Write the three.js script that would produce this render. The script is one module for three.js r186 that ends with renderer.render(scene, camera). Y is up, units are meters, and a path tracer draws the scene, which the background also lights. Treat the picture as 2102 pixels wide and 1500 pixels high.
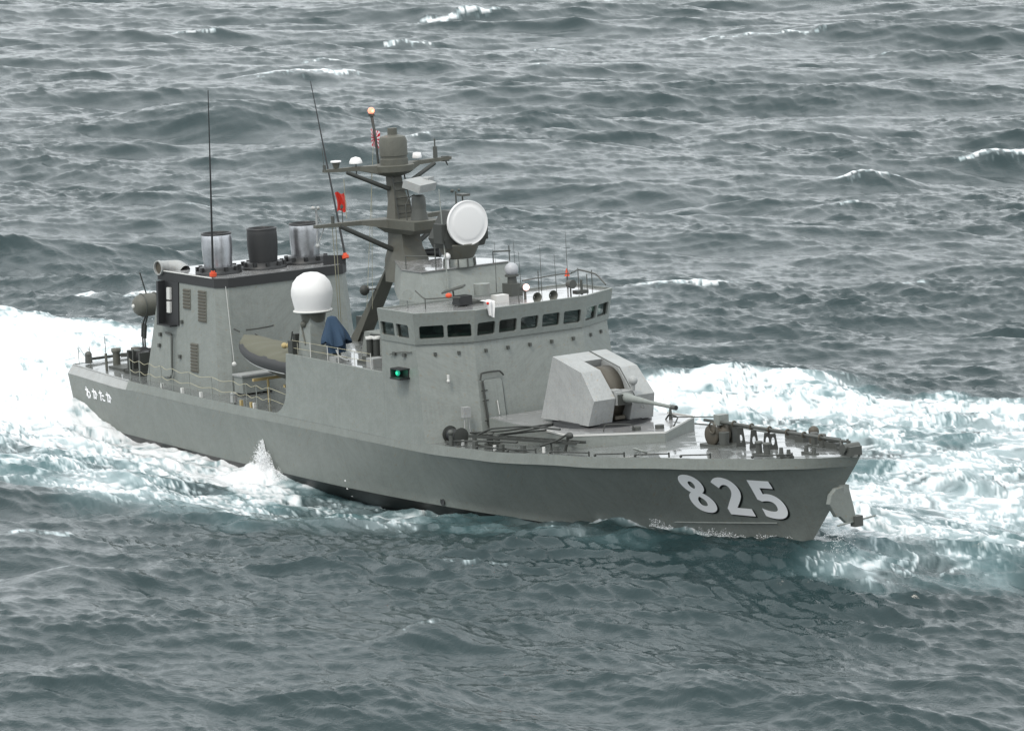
import * as THREE from 'three';
import { mergeGeometries, mergeVertices, toCreasedNormals } from 'three/addons/utils/BufferGeometryUtils.js';
import { createNoise2D, createNoise3D } from 'simplex-noise';

// ------------------------------------------------------------------ camera, sky, sun, exposure
const scene = new THREE.Scene();
const camera = new THREE.PerspectiveCamera(10.712, 1024 / 730, 1, 30000);
const camFwd = new THREE.Vector3(-0.8408, -0.14417, -0.5218).normalize();
const camRight = new THREE.Vector3(0.52986, -0.02169, -0.84781).normalize();
const camUp = new THREE.Vector3().crossVectors(camRight, camFwd).normalize();
camera.position.set(146.9323, 25.1006, 73.1063);
camera.quaternion.setFromRotationMatrix(new THREE.Matrix4().makeBasis(camRight, camUp, camFwd.clone().negate()));
camera.updateMatrixWorld();
scene.add(camera);

const renderer = new THREE.WebGLRenderer();
renderer.toneMapping = THREE.LinearToneMapping;
renderer.toneMappingExposure = 1.4;
renderer.shadowMap.enabled = true;

const sunDir = new THREE.Vector3(0.22, 0.80, 0.50).normalize();
{ // overcast sky: CIE overcast gradient, a broad bright veil round the hidden sun, soft cloud mottling
  const W = 256, H = 128, data = new Float32Array(W * H * 4), n3 = createNoise3D(rng(11)), d = new THREE.Vector3();
  for (let j = 0; j < H; j++) for (let i = 0; i < W; i++) {
    const th = ((j + 0.5) / H - 0.5) * Math.PI, ph = ((i + 0.5) / W - 0.5) * Math.PI * 2;
    d.set(Math.cos(th) * Math.cos(ph), Math.sin(th), Math.cos(th) * Math.sin(ph));
    const up = Math.max(0, d.y), veil = Math.pow(Math.max(0, d.dot(sunDir)), 3);
    const cl = 1 + 0.10 * n3(d.x * 2, d.y * 5, d.z * 2) + 0.06 * n3(d.x * 5, d.y * 11, d.z * 5);
    const L = (0.95 + 0.16 * up + 0.32 * veil) * cl, k = (j * W + i) * 4;
    data[k] = L * 0.94; data[k + 1] = L * 0.992; data[k + 2] = L * 1.022; data[k + 3] = 1;
  }
  const sky = new THREE.DataTexture(data, W, H, THREE.RGBAFormat, THREE.FloatType);
  sky.mapping = THREE.EquirectangularReflectionMapping; sky.magFilter = THREE.LinearFilter; sky.needsUpdate = true;
  scene.background = sky; scene.environment = sky;
}
const sun = new THREE.DirectionalLight(0xfff6ea, 1.25);
sun.position.copy(sunDir).multiplyScalar(200).add(new THREE.Vector3(25, 0, 0)); sun.target.position.set(25, 0, 0);
sun.castShadow = true; sun.shadow.radius = 28; sun.shadow.mapSize.set(2048, 2048);
Object.assign(sun.shadow.camera, { left: -60, right: 60, top: 60, bottom: -60, near: 20, far: 400 });
scene.add(sun, sun.target);

// ------------------------------------------------------------------ helpers
function rng(seed) { let s = seed | 0; return () => { s = (s + 0x6d2b79f5) | 0; let t = Math.imul(s ^ (s >>> 15), 1 | s); t = (t + Math.imul(t ^ (t >>> 7), 61 | t)) ^ t; return ((t ^ (t >>> 14)) >>> 0) / 4294967296; }; }
const V = (x, y, z) => new THREE.Vector3(x, y, z);
const clamp = (x, a = 0, b = 1) => Math.min(b, Math.max(a, x));
const sstep = (a, b, x) => { const t = clamp((x - a) / (b - a)); return t * t * (3 - 2 * t); };
const lerp = (a, b, t) => a + (b - a) * t;
function interp(list, x) {
  if (x <= list[0][0]) return list[0][1];
  for (let i = 1; i < list.length; i++) if (x <= list[i][0]) { const [a, ya] = list[i - 1], [b, yb] = list[i]; const t = (x - a) / (b - a); return ya + (yb - ya) * t * t * (3 - 2 * t) * 0.5 + (yb - ya) * t * 0.5; }
  return list[list.length - 1][1];
}
const nA = createNoise2D(rng(1)), nB = createNoise2D(rng(2)), nC = createNoise2D(rng(3));
function fbm(n, x, y, oct = 4) { let a = 0.5, s = 0, f = 1; for (let i = 0; i < oct; i++) { s += a * n(x * f, y * f); f *= 2.03; a *= 0.5; } return s; }

// metre uv by dominant face direction
function uvBox(g) {
  const o = g.index ? g.toNonIndexed() : g, p = o.attributes.position, uv = new Float32Array(p.count * 2);
  const a = V(), b = V(), c = V(), n = V();
  for (let i = 0; i < p.count; i += 3) {
    a.fromBufferAttribute(p, i); b.fromBufferAttribute(p, i + 1); c.fromBufferAttribute(p, i + 2);
    n.crossVectors(b.clone().sub(a), c.clone().sub(a));
    const ax = Math.abs(n.x), ay = Math.abs(n.y), az = Math.abs(n.z);
    [a, b, c].forEach((q, k) => { const [u, v] = ay > ax && ay > az ? [q.x, q.z] : ax > az ? [q.z, q.y] : [q.x, q.y]; uv[(i + k) * 2] = u; uv[(i + k) * 2 + 1] = v; });
  }
  o.setAttribute('uv', new THREE.BufferAttribute(uv, 2));
  if (!o.attributes.normal) o.computeVertexNormals();
  return o;
}
const clean = (g) => { const o = g.index ? g.toNonIndexed() : g.clone(); for (const k of Object.keys(o.attributes)) if (!['position', 'normal', 'uv'].includes(k)) o.deleteAttribute(k); if (!o.attributes.normal) o.computeVertexNormals(); if (!o.attributes.uv) o.setAttribute('uv', new THREE.BufferAttribute(new Float32Array(o.attributes.position.count * 2), 2)); return o; };
const merge = (...gs) => { const l = gs.flat().map(clean); return l.length === 1 ? l[0] : mergeGeometries(l); };
function box(x0, x1, y0, y1, z0, z1) { const g = new THREE.BoxGeometry(x1 - x0, y1 - y0, z1 - z0); g.translate((x0 + x1) / 2, (y0 + y1) / 2, (z0 + z1) / 2); return g; }
function rod(a, b, r, r2 = r, seg = 8) {
  const A = V(...a), B = V(...b), d = B.clone().sub(A), g = new THREE.CylinderGeometry(r2, r, d.length(), seg);
  g.translate(0, d.length() / 2, 0); g.applyQuaternion(new THREE.Quaternion().setFromUnitVectors(V(0, 1, 0), d.clone().normalize())); g.translate(A.x, A.y, A.z); return g;
}
function beam(a, b, w, h) { // rectangular bar from a to b, w across (z-ish), h high
  const A = V(...a), B = V(...b), d = B.clone().sub(A), L = d.length(), g = new THREE.BoxGeometry(L, h, w);
  const x = d.normalize(), zz = V().crossVectors(x, Math.abs(x.y) > 0.95 ? V(1, 0, 0) : V(0, 1, 0)).normalize(), y = V().crossVectors(zz, x);
  g.applyMatrix4(new THREE.Matrix4().makeBasis(x, y, zz)); g.translate((A.x + B.x) / 2, (A.y + B.y) / 2, (A.z + B.z) / 2); return g;
}
function pipe(pts, r, seg = 6, tension = 0.2) { const c = new THREE.CatmullRomCurve3(pts.map((q) => V(...q)), false, 'catmullrom', tension); return new THREE.TubeGeometry(c, Math.max(6, pts.length * 5), r, seg, false); }
function ball(c, r, sx = 1, sy = 1, sz = 1, w = 16, h = 12) { const g = new THREE.SphereGeometry(r, w, h); g.scale(sx, sy, sz); g.translate(...c); return g; }
function lathe(prof, c, axis = 'y', seg = 28) { const g = new THREE.LatheGeometry(prof.map(([r, y]) => new THREE.Vector2(r, y)), seg); if (axis === 'x') g.rotateZ(-Math.PI / 2); if (axis === 'z') g.rotateX(Math.PI / 2); g.translate(...c); return g; }
function loft(rings, caps = true) { // closed rings of [x,y,z]; flat faces
  const pos = [], tri = (a, b, c) => pos.push(...a, ...b, ...c), n = rings[0].length;
  for (let r = 0; r + 1 < rings.length; r++) for (let i = 0; i < n; i++) { const j = (i + 1) % n, a = rings[r][i], b = rings[r][j], c = rings[r + 1][j], d = rings[r + 1][i]; tri(a, b, c); tri(a, c, d); }
  if (caps) { const f = rings[0], l = rings[rings.length - 1]; for (let i = 1; i + 1 < n; i++) { tri(f[0], f[i + 1], f[i]); tri(l[0], l[i], l[i + 1]); } }
  const g = new THREE.BufferGeometry(); g.setAttribute('position', new THREE.Float32BufferAttribute(pos, 3)); g.computeVertexNormals(); return g;
}
// mirrored plan ring from starboard half points [x, z] (aft to bow) at height y -> closed loop
const planRing = (half, y) => [...half.map(([x, z]) => [x, y, z]), ...half.slice().reverse().map(([x, z]) => [x, y, -z])];
function grid(nu, nv, f) { // f(i, j) -> [x,y,z]; smooth sheet with metre uv
  const pos = [], uv = [], idx = [];
  for (let i = 0; i <= nu; i++) for (let j = 0; j <= nv; j++) { const q = f(i / nu, j / nv, i, j); pos.push(q[0], q[1], q[2]); uv.push(q[3] ?? q[0], q[4] ?? q[1]); }
  for (let i = 0; i < nu; i++) for (let j = 0; j < nv; j++) { const a = i * (nv + 1) + j, b = a + 1, c = a + nv + 1, d = c + 1; idx.push(a, c, b, b, c, d); }
  const g = new THREE.BufferGeometry(); g.setAttribute('position', new THREE.Float32BufferAttribute(pos, 3)); g.setAttribute('uv', new THREE.Float32BufferAttribute(uv, 2)); g.setIndex(idx); g.computeVertexNormals(); return g;
}

// ------------------------------------------------------------------ materials
function greyTex(size, metres, f) { const d = new Uint8Array(size * size * 4); for (let j = 0; j < size; j++) for (let i = 0; i < size; i++) { const v = f(i / size, j / size), k = (j * size + i) * 4; const a = Array.isArray(v) ? v : [v, v, v]; for (let c = 0; c < 3; c++) d[k + c] = clamp(a[c], 0, 1) * 255; d[k + 3] = 255; } const t = new THREE.DataTexture(d, size, size); t.wrapS = t.wrapT = THREE.RepeatWrapping; t.magFilter = THREE.LinearFilter; t.repeat.set(1 / metres, 1 / metres); t.needsUpdate = true; return t; }
const n4 = createNoise3D(rng(7)), n5 = createNoise3D(rng(8));
const tile = (n, u, v, f, z = 0) => { const a = u * Math.PI * 2, b = v * Math.PI * 2, r = f / 6.283; return n(Math.cos(a) * r + z, Math.sin(a) * r + Math.cos(b) * r * 1.3, Math.sin(b) * r * 1.3 + z); };
const paintTex = greyTex(512, 7, (u, v) => {
  let s = 0.92 + 0.02 * tile(n4, u, v, 6) + 0.02 * tile(n5, u, v, 18, 3) + 0.025 * tile(n4, u, v, 60, 5) + 0.02 * tile(n5, u, v, 150, 6);
  const st = tile(n5, u, v * 0.0 + 0.3, 70, 2) * (0.5 + 0.5 * tile(n4, u, v, 9, 9)); s -= 0.05 * Math.max(0, st);
  const rust = Math.max(0, tile(n4, u, v, 40, 12) - 0.72) * 1.2; return [s, s - rust * 0.25, s - rust * 0.5];
}); paintTex.colorSpace = THREE.SRGBColorSpace;
const wetTex = greyTex(512, 5, (u, v) => { const w = 0.5 + 0.5 * tile(n4, u, v, 5, 1) + 0.12 * tile(n5, u, v, 16, 4); return 0.07 + 0.30 * sstep(0.55, 1.0, w); });
const lin = (r, g, b) => new THREE.Color().setRGB(r, g, b);
const mat = (c, rough = 0.55, extra = {}) => new THREE.MeshPhysicalMaterial({ color: lin(...c), roughness: rough, metalness: 0, side: THREE.DoubleSide, ...extra });
const M = {
  hull: mat([0.192, 0.210, 0.194], 0.5, { map: paintTex }),
  house: mat([0.232, 0.252, 0.236], 0.55, { map: paintTex }),
  room: mat([0.13, 0.15, 0.14], 0.7),
  gun: mat([0.34, 0.35, 0.345], 0.5, { map: paintTex }),
  mast: mat([0.105, 0.106, 0.088], 0.6, { map: paintTex }),
  mastDark: mat([0.035, 0.038, 0.034], 0.6),
  fitting: mat([0.062, 0.066, 0.060], 0.55),
  deck: mat([0.13, 0.14, 0.135], 0.5, { map: paintTex, clearcoat: 1, clearcoatRoughness: 1, clearcoatRoughnessMap: wetTex }),
  roof: mat([0.26, 0.26, 0.26], 0.5, { map: paintTex, clearcoat: 1, clearcoatRoughness: 1, clearcoatRoughnessMap: wetTex }),
  black: mat([0.014, 0.015, 0.016], 0.5),
  soot: mat([0.02, 0.021, 0.022], 0.6),
  boot: mat([0.012, 0.013, 0.012], 0.45),
  white: mat([0.66, 0.655, 0.65], 0.4),
  offwhite: mat([0.52, 0.52, 0.50], 0.5),
  silver: mat([0.42, 0.43, 0.45], 0.42, { map: paintTex }),
  glass: new THREE.MeshPhysicalMaterial({ color: lin(0.58, 0.66, 0.62), roughness: 0.02, transmission: 1, thickness: 0, ior: 1.5, side: THREE.DoubleSide }),
  louvre: mat([0.13, 0.13, 0.11], 0.7),
  rope: mat([0.36, 0.34, 0.24], 0.9),
  red: mat([0.62, 0.035, 0.02], 0.7),
  orange: mat([0.55, 0.07, 0.025], 0.7),
  yellow: mat([0.36, 0.28, 0.13], 0.7),
  blue: mat([0.020, 0.044, 0.080], 0.9),
  canvas: mat([0.105, 0.105, 0.078], 0.95),
  rubber: mat([0.02, 0.021, 0.022], 0.6),
  brown: mat([0.062, 0.054, 0.040], 0.6),
};

// ------------------------------------------------------------------ ship frame: x forward from the stern, y up from the waterline, z to starboard
const ROLL = 0.025, PITCH = 0.022, SINK = -0.45;
const shipQ = new THREE.Quaternion().setFromEuler(new THREE.Euler(ROLL, 0, PITCH, 'XYZ'));
const taken = {};
function numbered(name) { const n = taken[name] = (taken[name] ?? -1) + 1; return n ? `${name}_${String(n).padStart(3, '0')}` : name; }
const ship = new THREE.Group(); ship.name = 'patrol_ship'; ship.quaternion.copy(shipQ); ship.position.set(0, SINK, 0);
ship.userData = { label: 'grey naval patrol ship numbered 825 steaming through rough sea', category: 'ship' };
scene.add(ship);
function obj(name, geo, m, parent = ship, smooth = 0) {
  let g = Array.isArray(geo) ? merge(geo) : geo;
  if (smooth) g = toCreasedNormals(g, smooth);
  if (!g.userData.keepUv) g = uvBox(g);
  const o = new THREE.Mesh(g, m); o.name = name; o.castShadow = o.receiveShadow = true; parent.add(o); return o;
}
const keep = (g) => { g.userData.keepUv = true; return g; };
function onShip(name, label, category, [x, y, z], group) { // a thing that stands on the ship: its own group at its base, in ship axes
  const o = new THREE.Group(); o.name = numbered(name); scene.add(o);
  o.position.copy(V(x, y, z).applyQuaternion(shipQ)).add(V(0, SINK, 0)); o.quaternion.copy(shipQ);
  o.userData = { label, category }; if (group) o.userData.group = group; return o;
}
// ------------------------------------------------------------------ hull lines
const YD = [[0, 2.55], [6, 2.43], [12, 2.43], [20, 2.47], [30, 2.5], [34, 2.64], [39, 2.95], [44, 3.29], [46, 3.42], [48.5, 3.57], [50.1, 3.7]];
const yDeck = (x) => interp(YD, x);
const zDeck = (x) => { x = clamp(x, 0, 50.1); if (x < 30) return 3.55 + 0.6 * Math.sin(Math.min(x / 18, 1) * Math.PI / 2); const t = (x - 30) / 20.1; return 4.15 * Math.pow(Math.max(0, 1 - Math.pow(t, 2.3)), 0.8); };
const zKn = (x) => zDeck(x) + lerp(0.2, 0.04, sstep(5.0, 7.0, x)) * sstep(50.1, 49, x);
const yKn = (x) => yDeck(x) - 0.33;
const zWl = (t) => t < 0.45 ? 3.45 + 0.4 * Math.min(t / 0.3, 1) : 3.85 * (1 - Math.pow(Math.min(1, (t - 0.45) / 0.55), 1.9));
const xStem = (y) => 46.75 + 0.905 * y;
function hullAt(t, y) {
  const xd = t * 50.1, yk = yKn(xd), z0 = zWl(t), z1 = zKn(xd);
  const z = y >= 0.3 ? z0 + (z1 - z0) * Math.pow((y - 0.3) / (yk - 0.3), 1.05) : z0 * (1 - Math.pow((0.3 - y) / 2.2, 2));
  return [t * xStem(y), y, Math.max(0, z)];
}
const tOf = (u) => u < 0.5 ? u * 1.2 : 0.6 + (u - 0.5) * 0.8; // stations closer together towards the bow
const sideGrid = (s, nu, nv, y0, y1) => grid(nu, nv, (u, v) => { const t = tOf(u), a = y0(t), b = y1(t), q = hullAt(t, lerp(a, b, v)); return [q[0], q[1], q[2] * s]; });
const BOOT = 0.12;
const kn = (t) => yKn(t * 50.1);
const transom = (y0, y1, n) => grid(8, n, (u, v) => { const q = hullAt(0, lerp(y0, y1, v)); return [q[0], q[1], lerp(-q[2], q[2], u), lerp(-q[2], q[2], u), q[1]]; });
const hull = obj('hull', keep(merge(sideGrid(1, 90, 16, () => BOOT, kn), sideGrid(-1, 90, 16, () => BOOT, kn), transom(BOOT, yKn(0), 8))), M.hull);
obj('boot_topping', keep(merge(sideGrid(1, 90, 5, () => -1.4, () => BOOT), sideGrid(-1, 90, 5, () => -1.4, () => BOOT), transom(-1.4, BOOT, 3))), M.boot, hull).userData.label = 'black painted band along the waterline';
// sheer strake: knuckle to deck edge
const strake = (s, xa, xb, inset, n) => grid(n, 2, (u, v) => { const x = lerp(xa, xb, u), yk = yKn(x), yd = yDeck(x) + 0.03, ins = inset * sstep(50.1, 49.2, x); return [x - (1 - v) * 0.3 * sstep(46, 50.1, x), lerp(yk, yd, v), s * Math.max(0, lerp(zKn(x), zDeck(x) - ins, v))]; });
obj('sheer_strake', keep(merge(strake(1, 5.9, 50.1, 0.02, 80), strake(-1, 5.9, 50.1, 0.02, 80))), M.hull, hull);
obj('stern_bulwark', keep(merge(strake(1, 0, 5.9, 0.08, 12), strake(-1, 0, 5.9, 0.08, 12), grid(4, 2, (u, v) => [lerp(0, 0.06, v), lerp(yKn(0), yDeck(0) + 0.03, v), lerp(-1, 1, u) * lerp(zKn(0), zDeck(0) - 0.08, v)]))), M.gun, hull).userData.label = 'sloping bulwark round the stern, light on its slope put into a paler colour';  // paler grey than the hull stands in for light on the upturned slope
{ const dk = (xa, xb, n, name) => obj(name, keep(grid(n, 8, (u, v) => { const x = lerp(xa, xb, u), z = (zDeck(x) - 0.03) * lerp(-1, 1, v); return [x, yDeck(x) + 0.06 * (1 - Math.pow(2 * v - 1, 2)), z, x, z]; })), M.deck);
  dk(0.05, 30.5, 40, 'main_deck'); dk(30.5, 50.02, 40, 'foredeck'); }
obj('spray_rail', [0, 1].map((k) => { const s = k ? -1 : 1, p = []; for (let i = 0; i <= 12; i++) { const y = lerp(0.82, 1.19, i / 12), x = lerp(41.9, 46.3, i / 12), q = hullAt(x / xStem(y), y); p.push([q[0], q[1], s * (q[2] + 0.01)]); } return pipe(p, 0.03, 5); }), M.house, hull);
// painted numbers: thin sheets that follow the plating
function decal(name, x0, x1, y0, y1, draw, s = 1, label) {
  const c = document.createElement('canvas'); c.width = 256; c.height = 320; const g = c.getContext('2d'); draw(g, 256, 320);
  const tex = new THREE.CanvasTexture(c); tex.colorSpace = THREE.SRGBColorSpace;
  const m = new THREE.MeshPhysicalMaterial({ map: tex, alphaTest: 0.5, roughness: 0.5, side: THREE.DoubleSide });
  const o = obj(name, keep(grid(24, 24, (u, v) => { const x = lerp(x0, x1, u), y = lerp(y0, y1, v), q = hullAt(x / xStem(y), y); return [q[0] + 0.006, q[1] - 0.004, s * (q[2] + 0.012), u, v]; })), m, hull);
  if (label) o.userData.label = label; return o;
}
const digit = (ch) => (g, w, h) => {
  g.font = 'bold 360px sans-serif'; g.textAlign = 'center'; g.textBaseline = 'alphabetic';
  const put = (dx, dy, col) => { g.save(); g.translate(w * 0.45 + dx, h * 0.875 + dy); g.scale(1.08, 1.04); g.lineJoin = 'round'; g.fillStyle = col; g.strokeStyle = col; g.lineWidth = 8; g.fillText(ch, 0, 0); g.strokeText(ch, 0, 0); g.restore(); };
  for (let k = 10; k > 0; k -= 2) put(k, k * 0.8, '#0a0c0b'); put(0, 0, '#f6f5f6');
};
[['8', 43.17], ['2', 44.52], ['5', 45.90]].forEach(([ch, x]) => decal('hull_number', x, x + 1.27, 1.19, 2.76, digit(ch), 1, `white painted numeral ${ch} with black shadow on the bow`));
{ // ship's name in four hiragana near the stern
  const S = { wa: [[[90, 30], [90, 290]], [[40, 95], [150, 80], [45, 240]], [[60, 200], [130, 130], [200, 140], [215, 210], [150, 280]]], ka: [[[30, 100], [160, 85], [165, 200], [130, 270], [100, 250]], [[105, 40], [85, 160], [40, 270]], [[185, 80], [225, 160]]], ta: [[[30, 95], [150, 80]], [[95, 40], [75, 150], [40, 270]], [[130, 150], [215, 145]], [[130, 230], [160, 265], [220, 260]]] };
  const draw = (k) => (g) => { g.strokeStyle = '#efeef0'; g.lineWidth = 42; g.lineCap = g.lineJoin = 'round'; for (const st of S[k]) { g.beginPath(); g.moveTo(...st[0]); for (const q of st.slice(1)) g.lineTo(...q); g.stroke(); } };
  ['wa', 'ka', 'ta', 'ka'].forEach((k, i) => decal('name_character', 1.55 + i * 0.72, 2.12 + i * 0.72, 1.30, 1.85, draw(k), 1));
}
for (let i = 0; i < 3; i++) { const y = -0.25 + i * 0.3, q = hullAt(23.5 / xStem(y), y); obj('draught_mark', box(q[0] - 0.03, q[0] + 0.05, y, y + 0.16, q[2] - 0.02, q[2] + 0.012), M.white, hull); }
{ const q = hullAt(29.78 / xStem(0.24), 0.24); obj('overboard_outlet', lathe([[0.02, 0], [0.1, 0], [0.14, 0.03], [0.14, 0.05], [0.0, 0.02]], [q[0], q[1] + 0.05, q[2]], 'z', 16), M.black, hull); }

// ------------------------------------------------------------------ superstructure
const zWall = (y) => 4.15 - (y - 2.47) * 0.03;
{ // side plating that rises flush from the hull beside the boat bay
  for (const s of [1, -1]) {
    const sh = new THREE.Shape(); sh.moveTo(18.6, 2.44); sh.bezierCurveTo(19.5, 2.5, 19.86, 2.9, 19.9, 3.5); sh.lineTo(19.99, 4.83); sh.lineTo(27.3, 4.78); sh.lineTo(27.3, 2.44); sh.lineTo(18.6, 2.44);
    const g = new THREE.ExtrudeGeometry(sh, { depth: 0.12, bevelEnabled: false, curveSegments: 14 }); const p = g.attributes.position;
    for (let i = 0; i < p.count; i++) p.setZ(i, s * (p.getZ(i) - 0.12 + zWall(p.getY(i)))); g.computeVertexNormals();
    obj('side_plating', g, M.house);
  }
  obj('lower_house', loft([planRing([[20.7, 3.9], [27.2, 3.9]], 2.4), planRing([[20.7, 3.85], [27.2, 3.85]], 4.74)]), M.house);
  obj('upper_deck', box(20.7, 27.2, 4.74, 4.77, -3.93, 3.93), M.deck);
  obj('aft_house', loft([planRing([[21.4, 1.6], [25.6, 1.6]], 4.77), planRing([[21.5, 1.5], [25.6, 1.5]], 5.5)]), M.house);
  obj('aft_landing', box(17.2, 20.7, 4.6, 4.75, -2.2, 2.2), M.deck);
  obj('aft_landing_support', box(17.6, 20.7, 2.45, 4.6, -1.9, 1.9), M.house);
  obj('roof_house', loft([planRing([[25.2, 2.15], [27.25, 2.15]], 4.77), planRing([[25.3, 2.1], [27.25, 2.1]], 7.05)]), M.house);
}
const lowerBridge = obj('bridge_house', loft([
  planRing([[27.2, 4.15], [30.1, 4.15], [31.15, 2.38]], 2.42),
  planRing([[27.2, 4.04], [29.63, 4.04], [30.68, 2.27]], 6.0),
]), M.house);
// window band: each face a plate with openings, panes set back inside
function facePlate(a, b, c, d, holes, th, name, glassName, parent) { // a,b bottom left/right, c,d top right/left seen from outside
  const A = V(...a), B = V(...b), D = V(...d), ux = B.clone().sub(A), L = ux.length(); ux.normalize();
  const nn = V().crossVectors(ux, D.clone().sub(A)).normalize(), uy = V().crossVectors(nn, ux), m = new THREE.Matrix4().makeBasis(ux, uy, nn).setPosition(A);
  const loc = (q) => { const r = V(...q).sub(A); return [r.dot(ux), r.dot(uy)]; };
  const sh = new THREE.Shape([a, b, c, d].map((q) => new THREE.Vector2(...loc(q))));
  for (const [u0, u1, v0, v1] of holes) { const h = new THREE.Path(); const r = 0.05; h.moveTo(u0 + r, v0); h.lineTo(u1 - r, v0); h.lineTo(u1, v0 + r); h.lineTo(u1, v1 - r); h.lineTo(u1 - r, v1); h.lineTo(u0 + r, v1); h.lineTo(u0, v1 - r); h.lineTo(u0, v0 + r); h.closePath(); sh.holes.push(h); }
  const g = new THREE.ExtrudeGeometry(sh, { depth: th, bevelEnabled: false }); g.translate(0, 0, -th); g.applyMatrix4(m);
  const plate = obj(name, g, M.house, parent);
  for (const [u0, u1, v0, v1] of holes) { const p = new THREE.BoxGeometry(u1 - u0 + 0.06, v1 - v0 + 0.06, 0.012); p.translate((u0 + u1) / 2, (v0 + v1) / 2, -th - 0.03); p.applyMatrix4(m); const w = obj('window', p, M.glass, parent);
    const fr = [[u0 - 0.02, u0 + 0.02, v0, v1], [u1 - 0.02, u1 + 0.02, v0, v1], [u0, u1, v0 - 0.02, v0 + 0.02], [u0, u1, v1 - 0.02, v1 + 0.02]].map(([p0, p1, q0, q1]) => { const e = new THREE.BoxGeometry(p1 - p0, q1 - q0, 0.03); e.translate((p0 + p1) / 2, (q0 + q1) / 2, -th - 0.008); e.applyMatrix4(m); return e; });
    obj('window_frame', fr, M.fitting, parent); }
  return plate;
}
const bridgeBand = new THREE.Group(); bridgeBand.name = 'bridge_window_band'; ship.add(bridgeBand);
{
  const yb = 5.98, yt = 7.12, bo = [[27.22, 4.07], [29.68, 4.08], [30.76, 2.3]], to = [[27.22, 4.16], [29.84, 4.2], [31.0, 2.34]];
  const P = (q, y, s) => [q[0], y, q[1] * s];
  const wv = [0.19, 0.68], cw = [];
  for (let i = 0; i < 5; i++) cw.push([0.10 + i * 0.905, 0.10 + i * 0.905 + 0.735, ...wv]);
  const side = [[0.12, 1.06, ...wv], [1.22, 2.08, ...wv]];
  // seen from outside, left to right
  facePlate(P(bo[0], yb, 1), P(bo[1], yb, 1), P(to[1], yt, 1), P(to[0], yt, 1), side.map(([a, b, c, d]) => [a, b, c, d]), 0.07, 'band_panel', '', bridgeBand);
  facePlate(P(bo[1], yb, 1), P(bo[2], yb, 1), P(to[2], yt, 1), P(to[1], yt, 1), [[0.16, 1.03, ...wv], [1.15, 2.0, ...wv]], 0.07, 'band_panel', '', bridgeBand);
  facePlate(P(bo[2], yb, 1), P(bo[2], yb, -1), P(to[2], yt, -1), P(to[2], yt, 1), cw, 0.07, 'band_panel', '', bridgeBand);
  facePlate(P(bo[2], yb, -1), P(bo[1], yb, -1), P(to[1], yt, -1), P(to[2], yt, -1), [[0.08, 0.93, ...wv], [1.05, 1.92, ...wv]], 0.07, 'band_panel', '', bridgeBand);
  facePlate(P(bo[1], yb, -1), P(bo[0], yb, -1), P(to[0], yt, -1), P(to[1], yt, -1), [[0.38, 1.24, ...wv], [1.40, 2.34, ...wv]], 0.07, 'band_panel', '', bridgeBand);
  facePlate(P(bo[0], yb, -1), P(bo[0], yb, 1), P(to[0], yt, 1), P(to[0], yt, -1), [], 0.07, 'band_panel', '', bridgeBand);
  obj('band_floor', loft([planRing([[27.24, 4.05], [29.66, 4.06], [30.74, 2.29]], 5.99), planRing([[27.24, 4.05], [29.66, 4.06], [30.74, 2.29]], 6.03)]), M.house, bridgeBand);
  obj('bridge_console', loft([planRing([[28.6, 3.3], [29.2, 3.4], [30.15, 1.9]], 6.03), planRing([[28.6, 3.3], [29.2, 3.4], [30.15, 1.9]], 6.22)]), M.room, bridgeBand);
  obj('chart_locker', box(27.6, 28.3, 6.03, 6.95, -1.6, 1.6), M.room, bridgeBand);
  for (const z of [-2.6, -1.5, 1.3, 2.5]) obj('helm_seat', [box(28.7, 29.1, 6.2, 6.5, z - 0.25, z + 0.25), box(28.65, 28.75, 6.3, 6.75, z - 0.22, z + 0.22)], M.room, bridgeBand);
  obj('bridge_roof', loft([planRing([[27.26, 4.06], [29.72, 4.08], [30.84, 2.27]], 7.0), planRing([[27.26, 4.06], [29.72, 4.08], [30.84, 2.27]], 7.05)]), M.roof, bridgeBand);
}
obj('director_house', loft([planRing([[22.35, 0.6], [25.2, 2.1], [27.0, 2.1]], 7.05), planRing([[22.5, 0.55], [25.2, 1.85], [26.55, 1.85]], 8.1)]), M.house);
obj('director_house_top', loft([planRing([[22.4, 0.55], [25.2, 1.9], [26.62, 1.9]], 8.1), planRing([[22.4, 0.55], [25.2, 1.9], [26.62, 1.9]], 8.14)]), M.roof);
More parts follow.
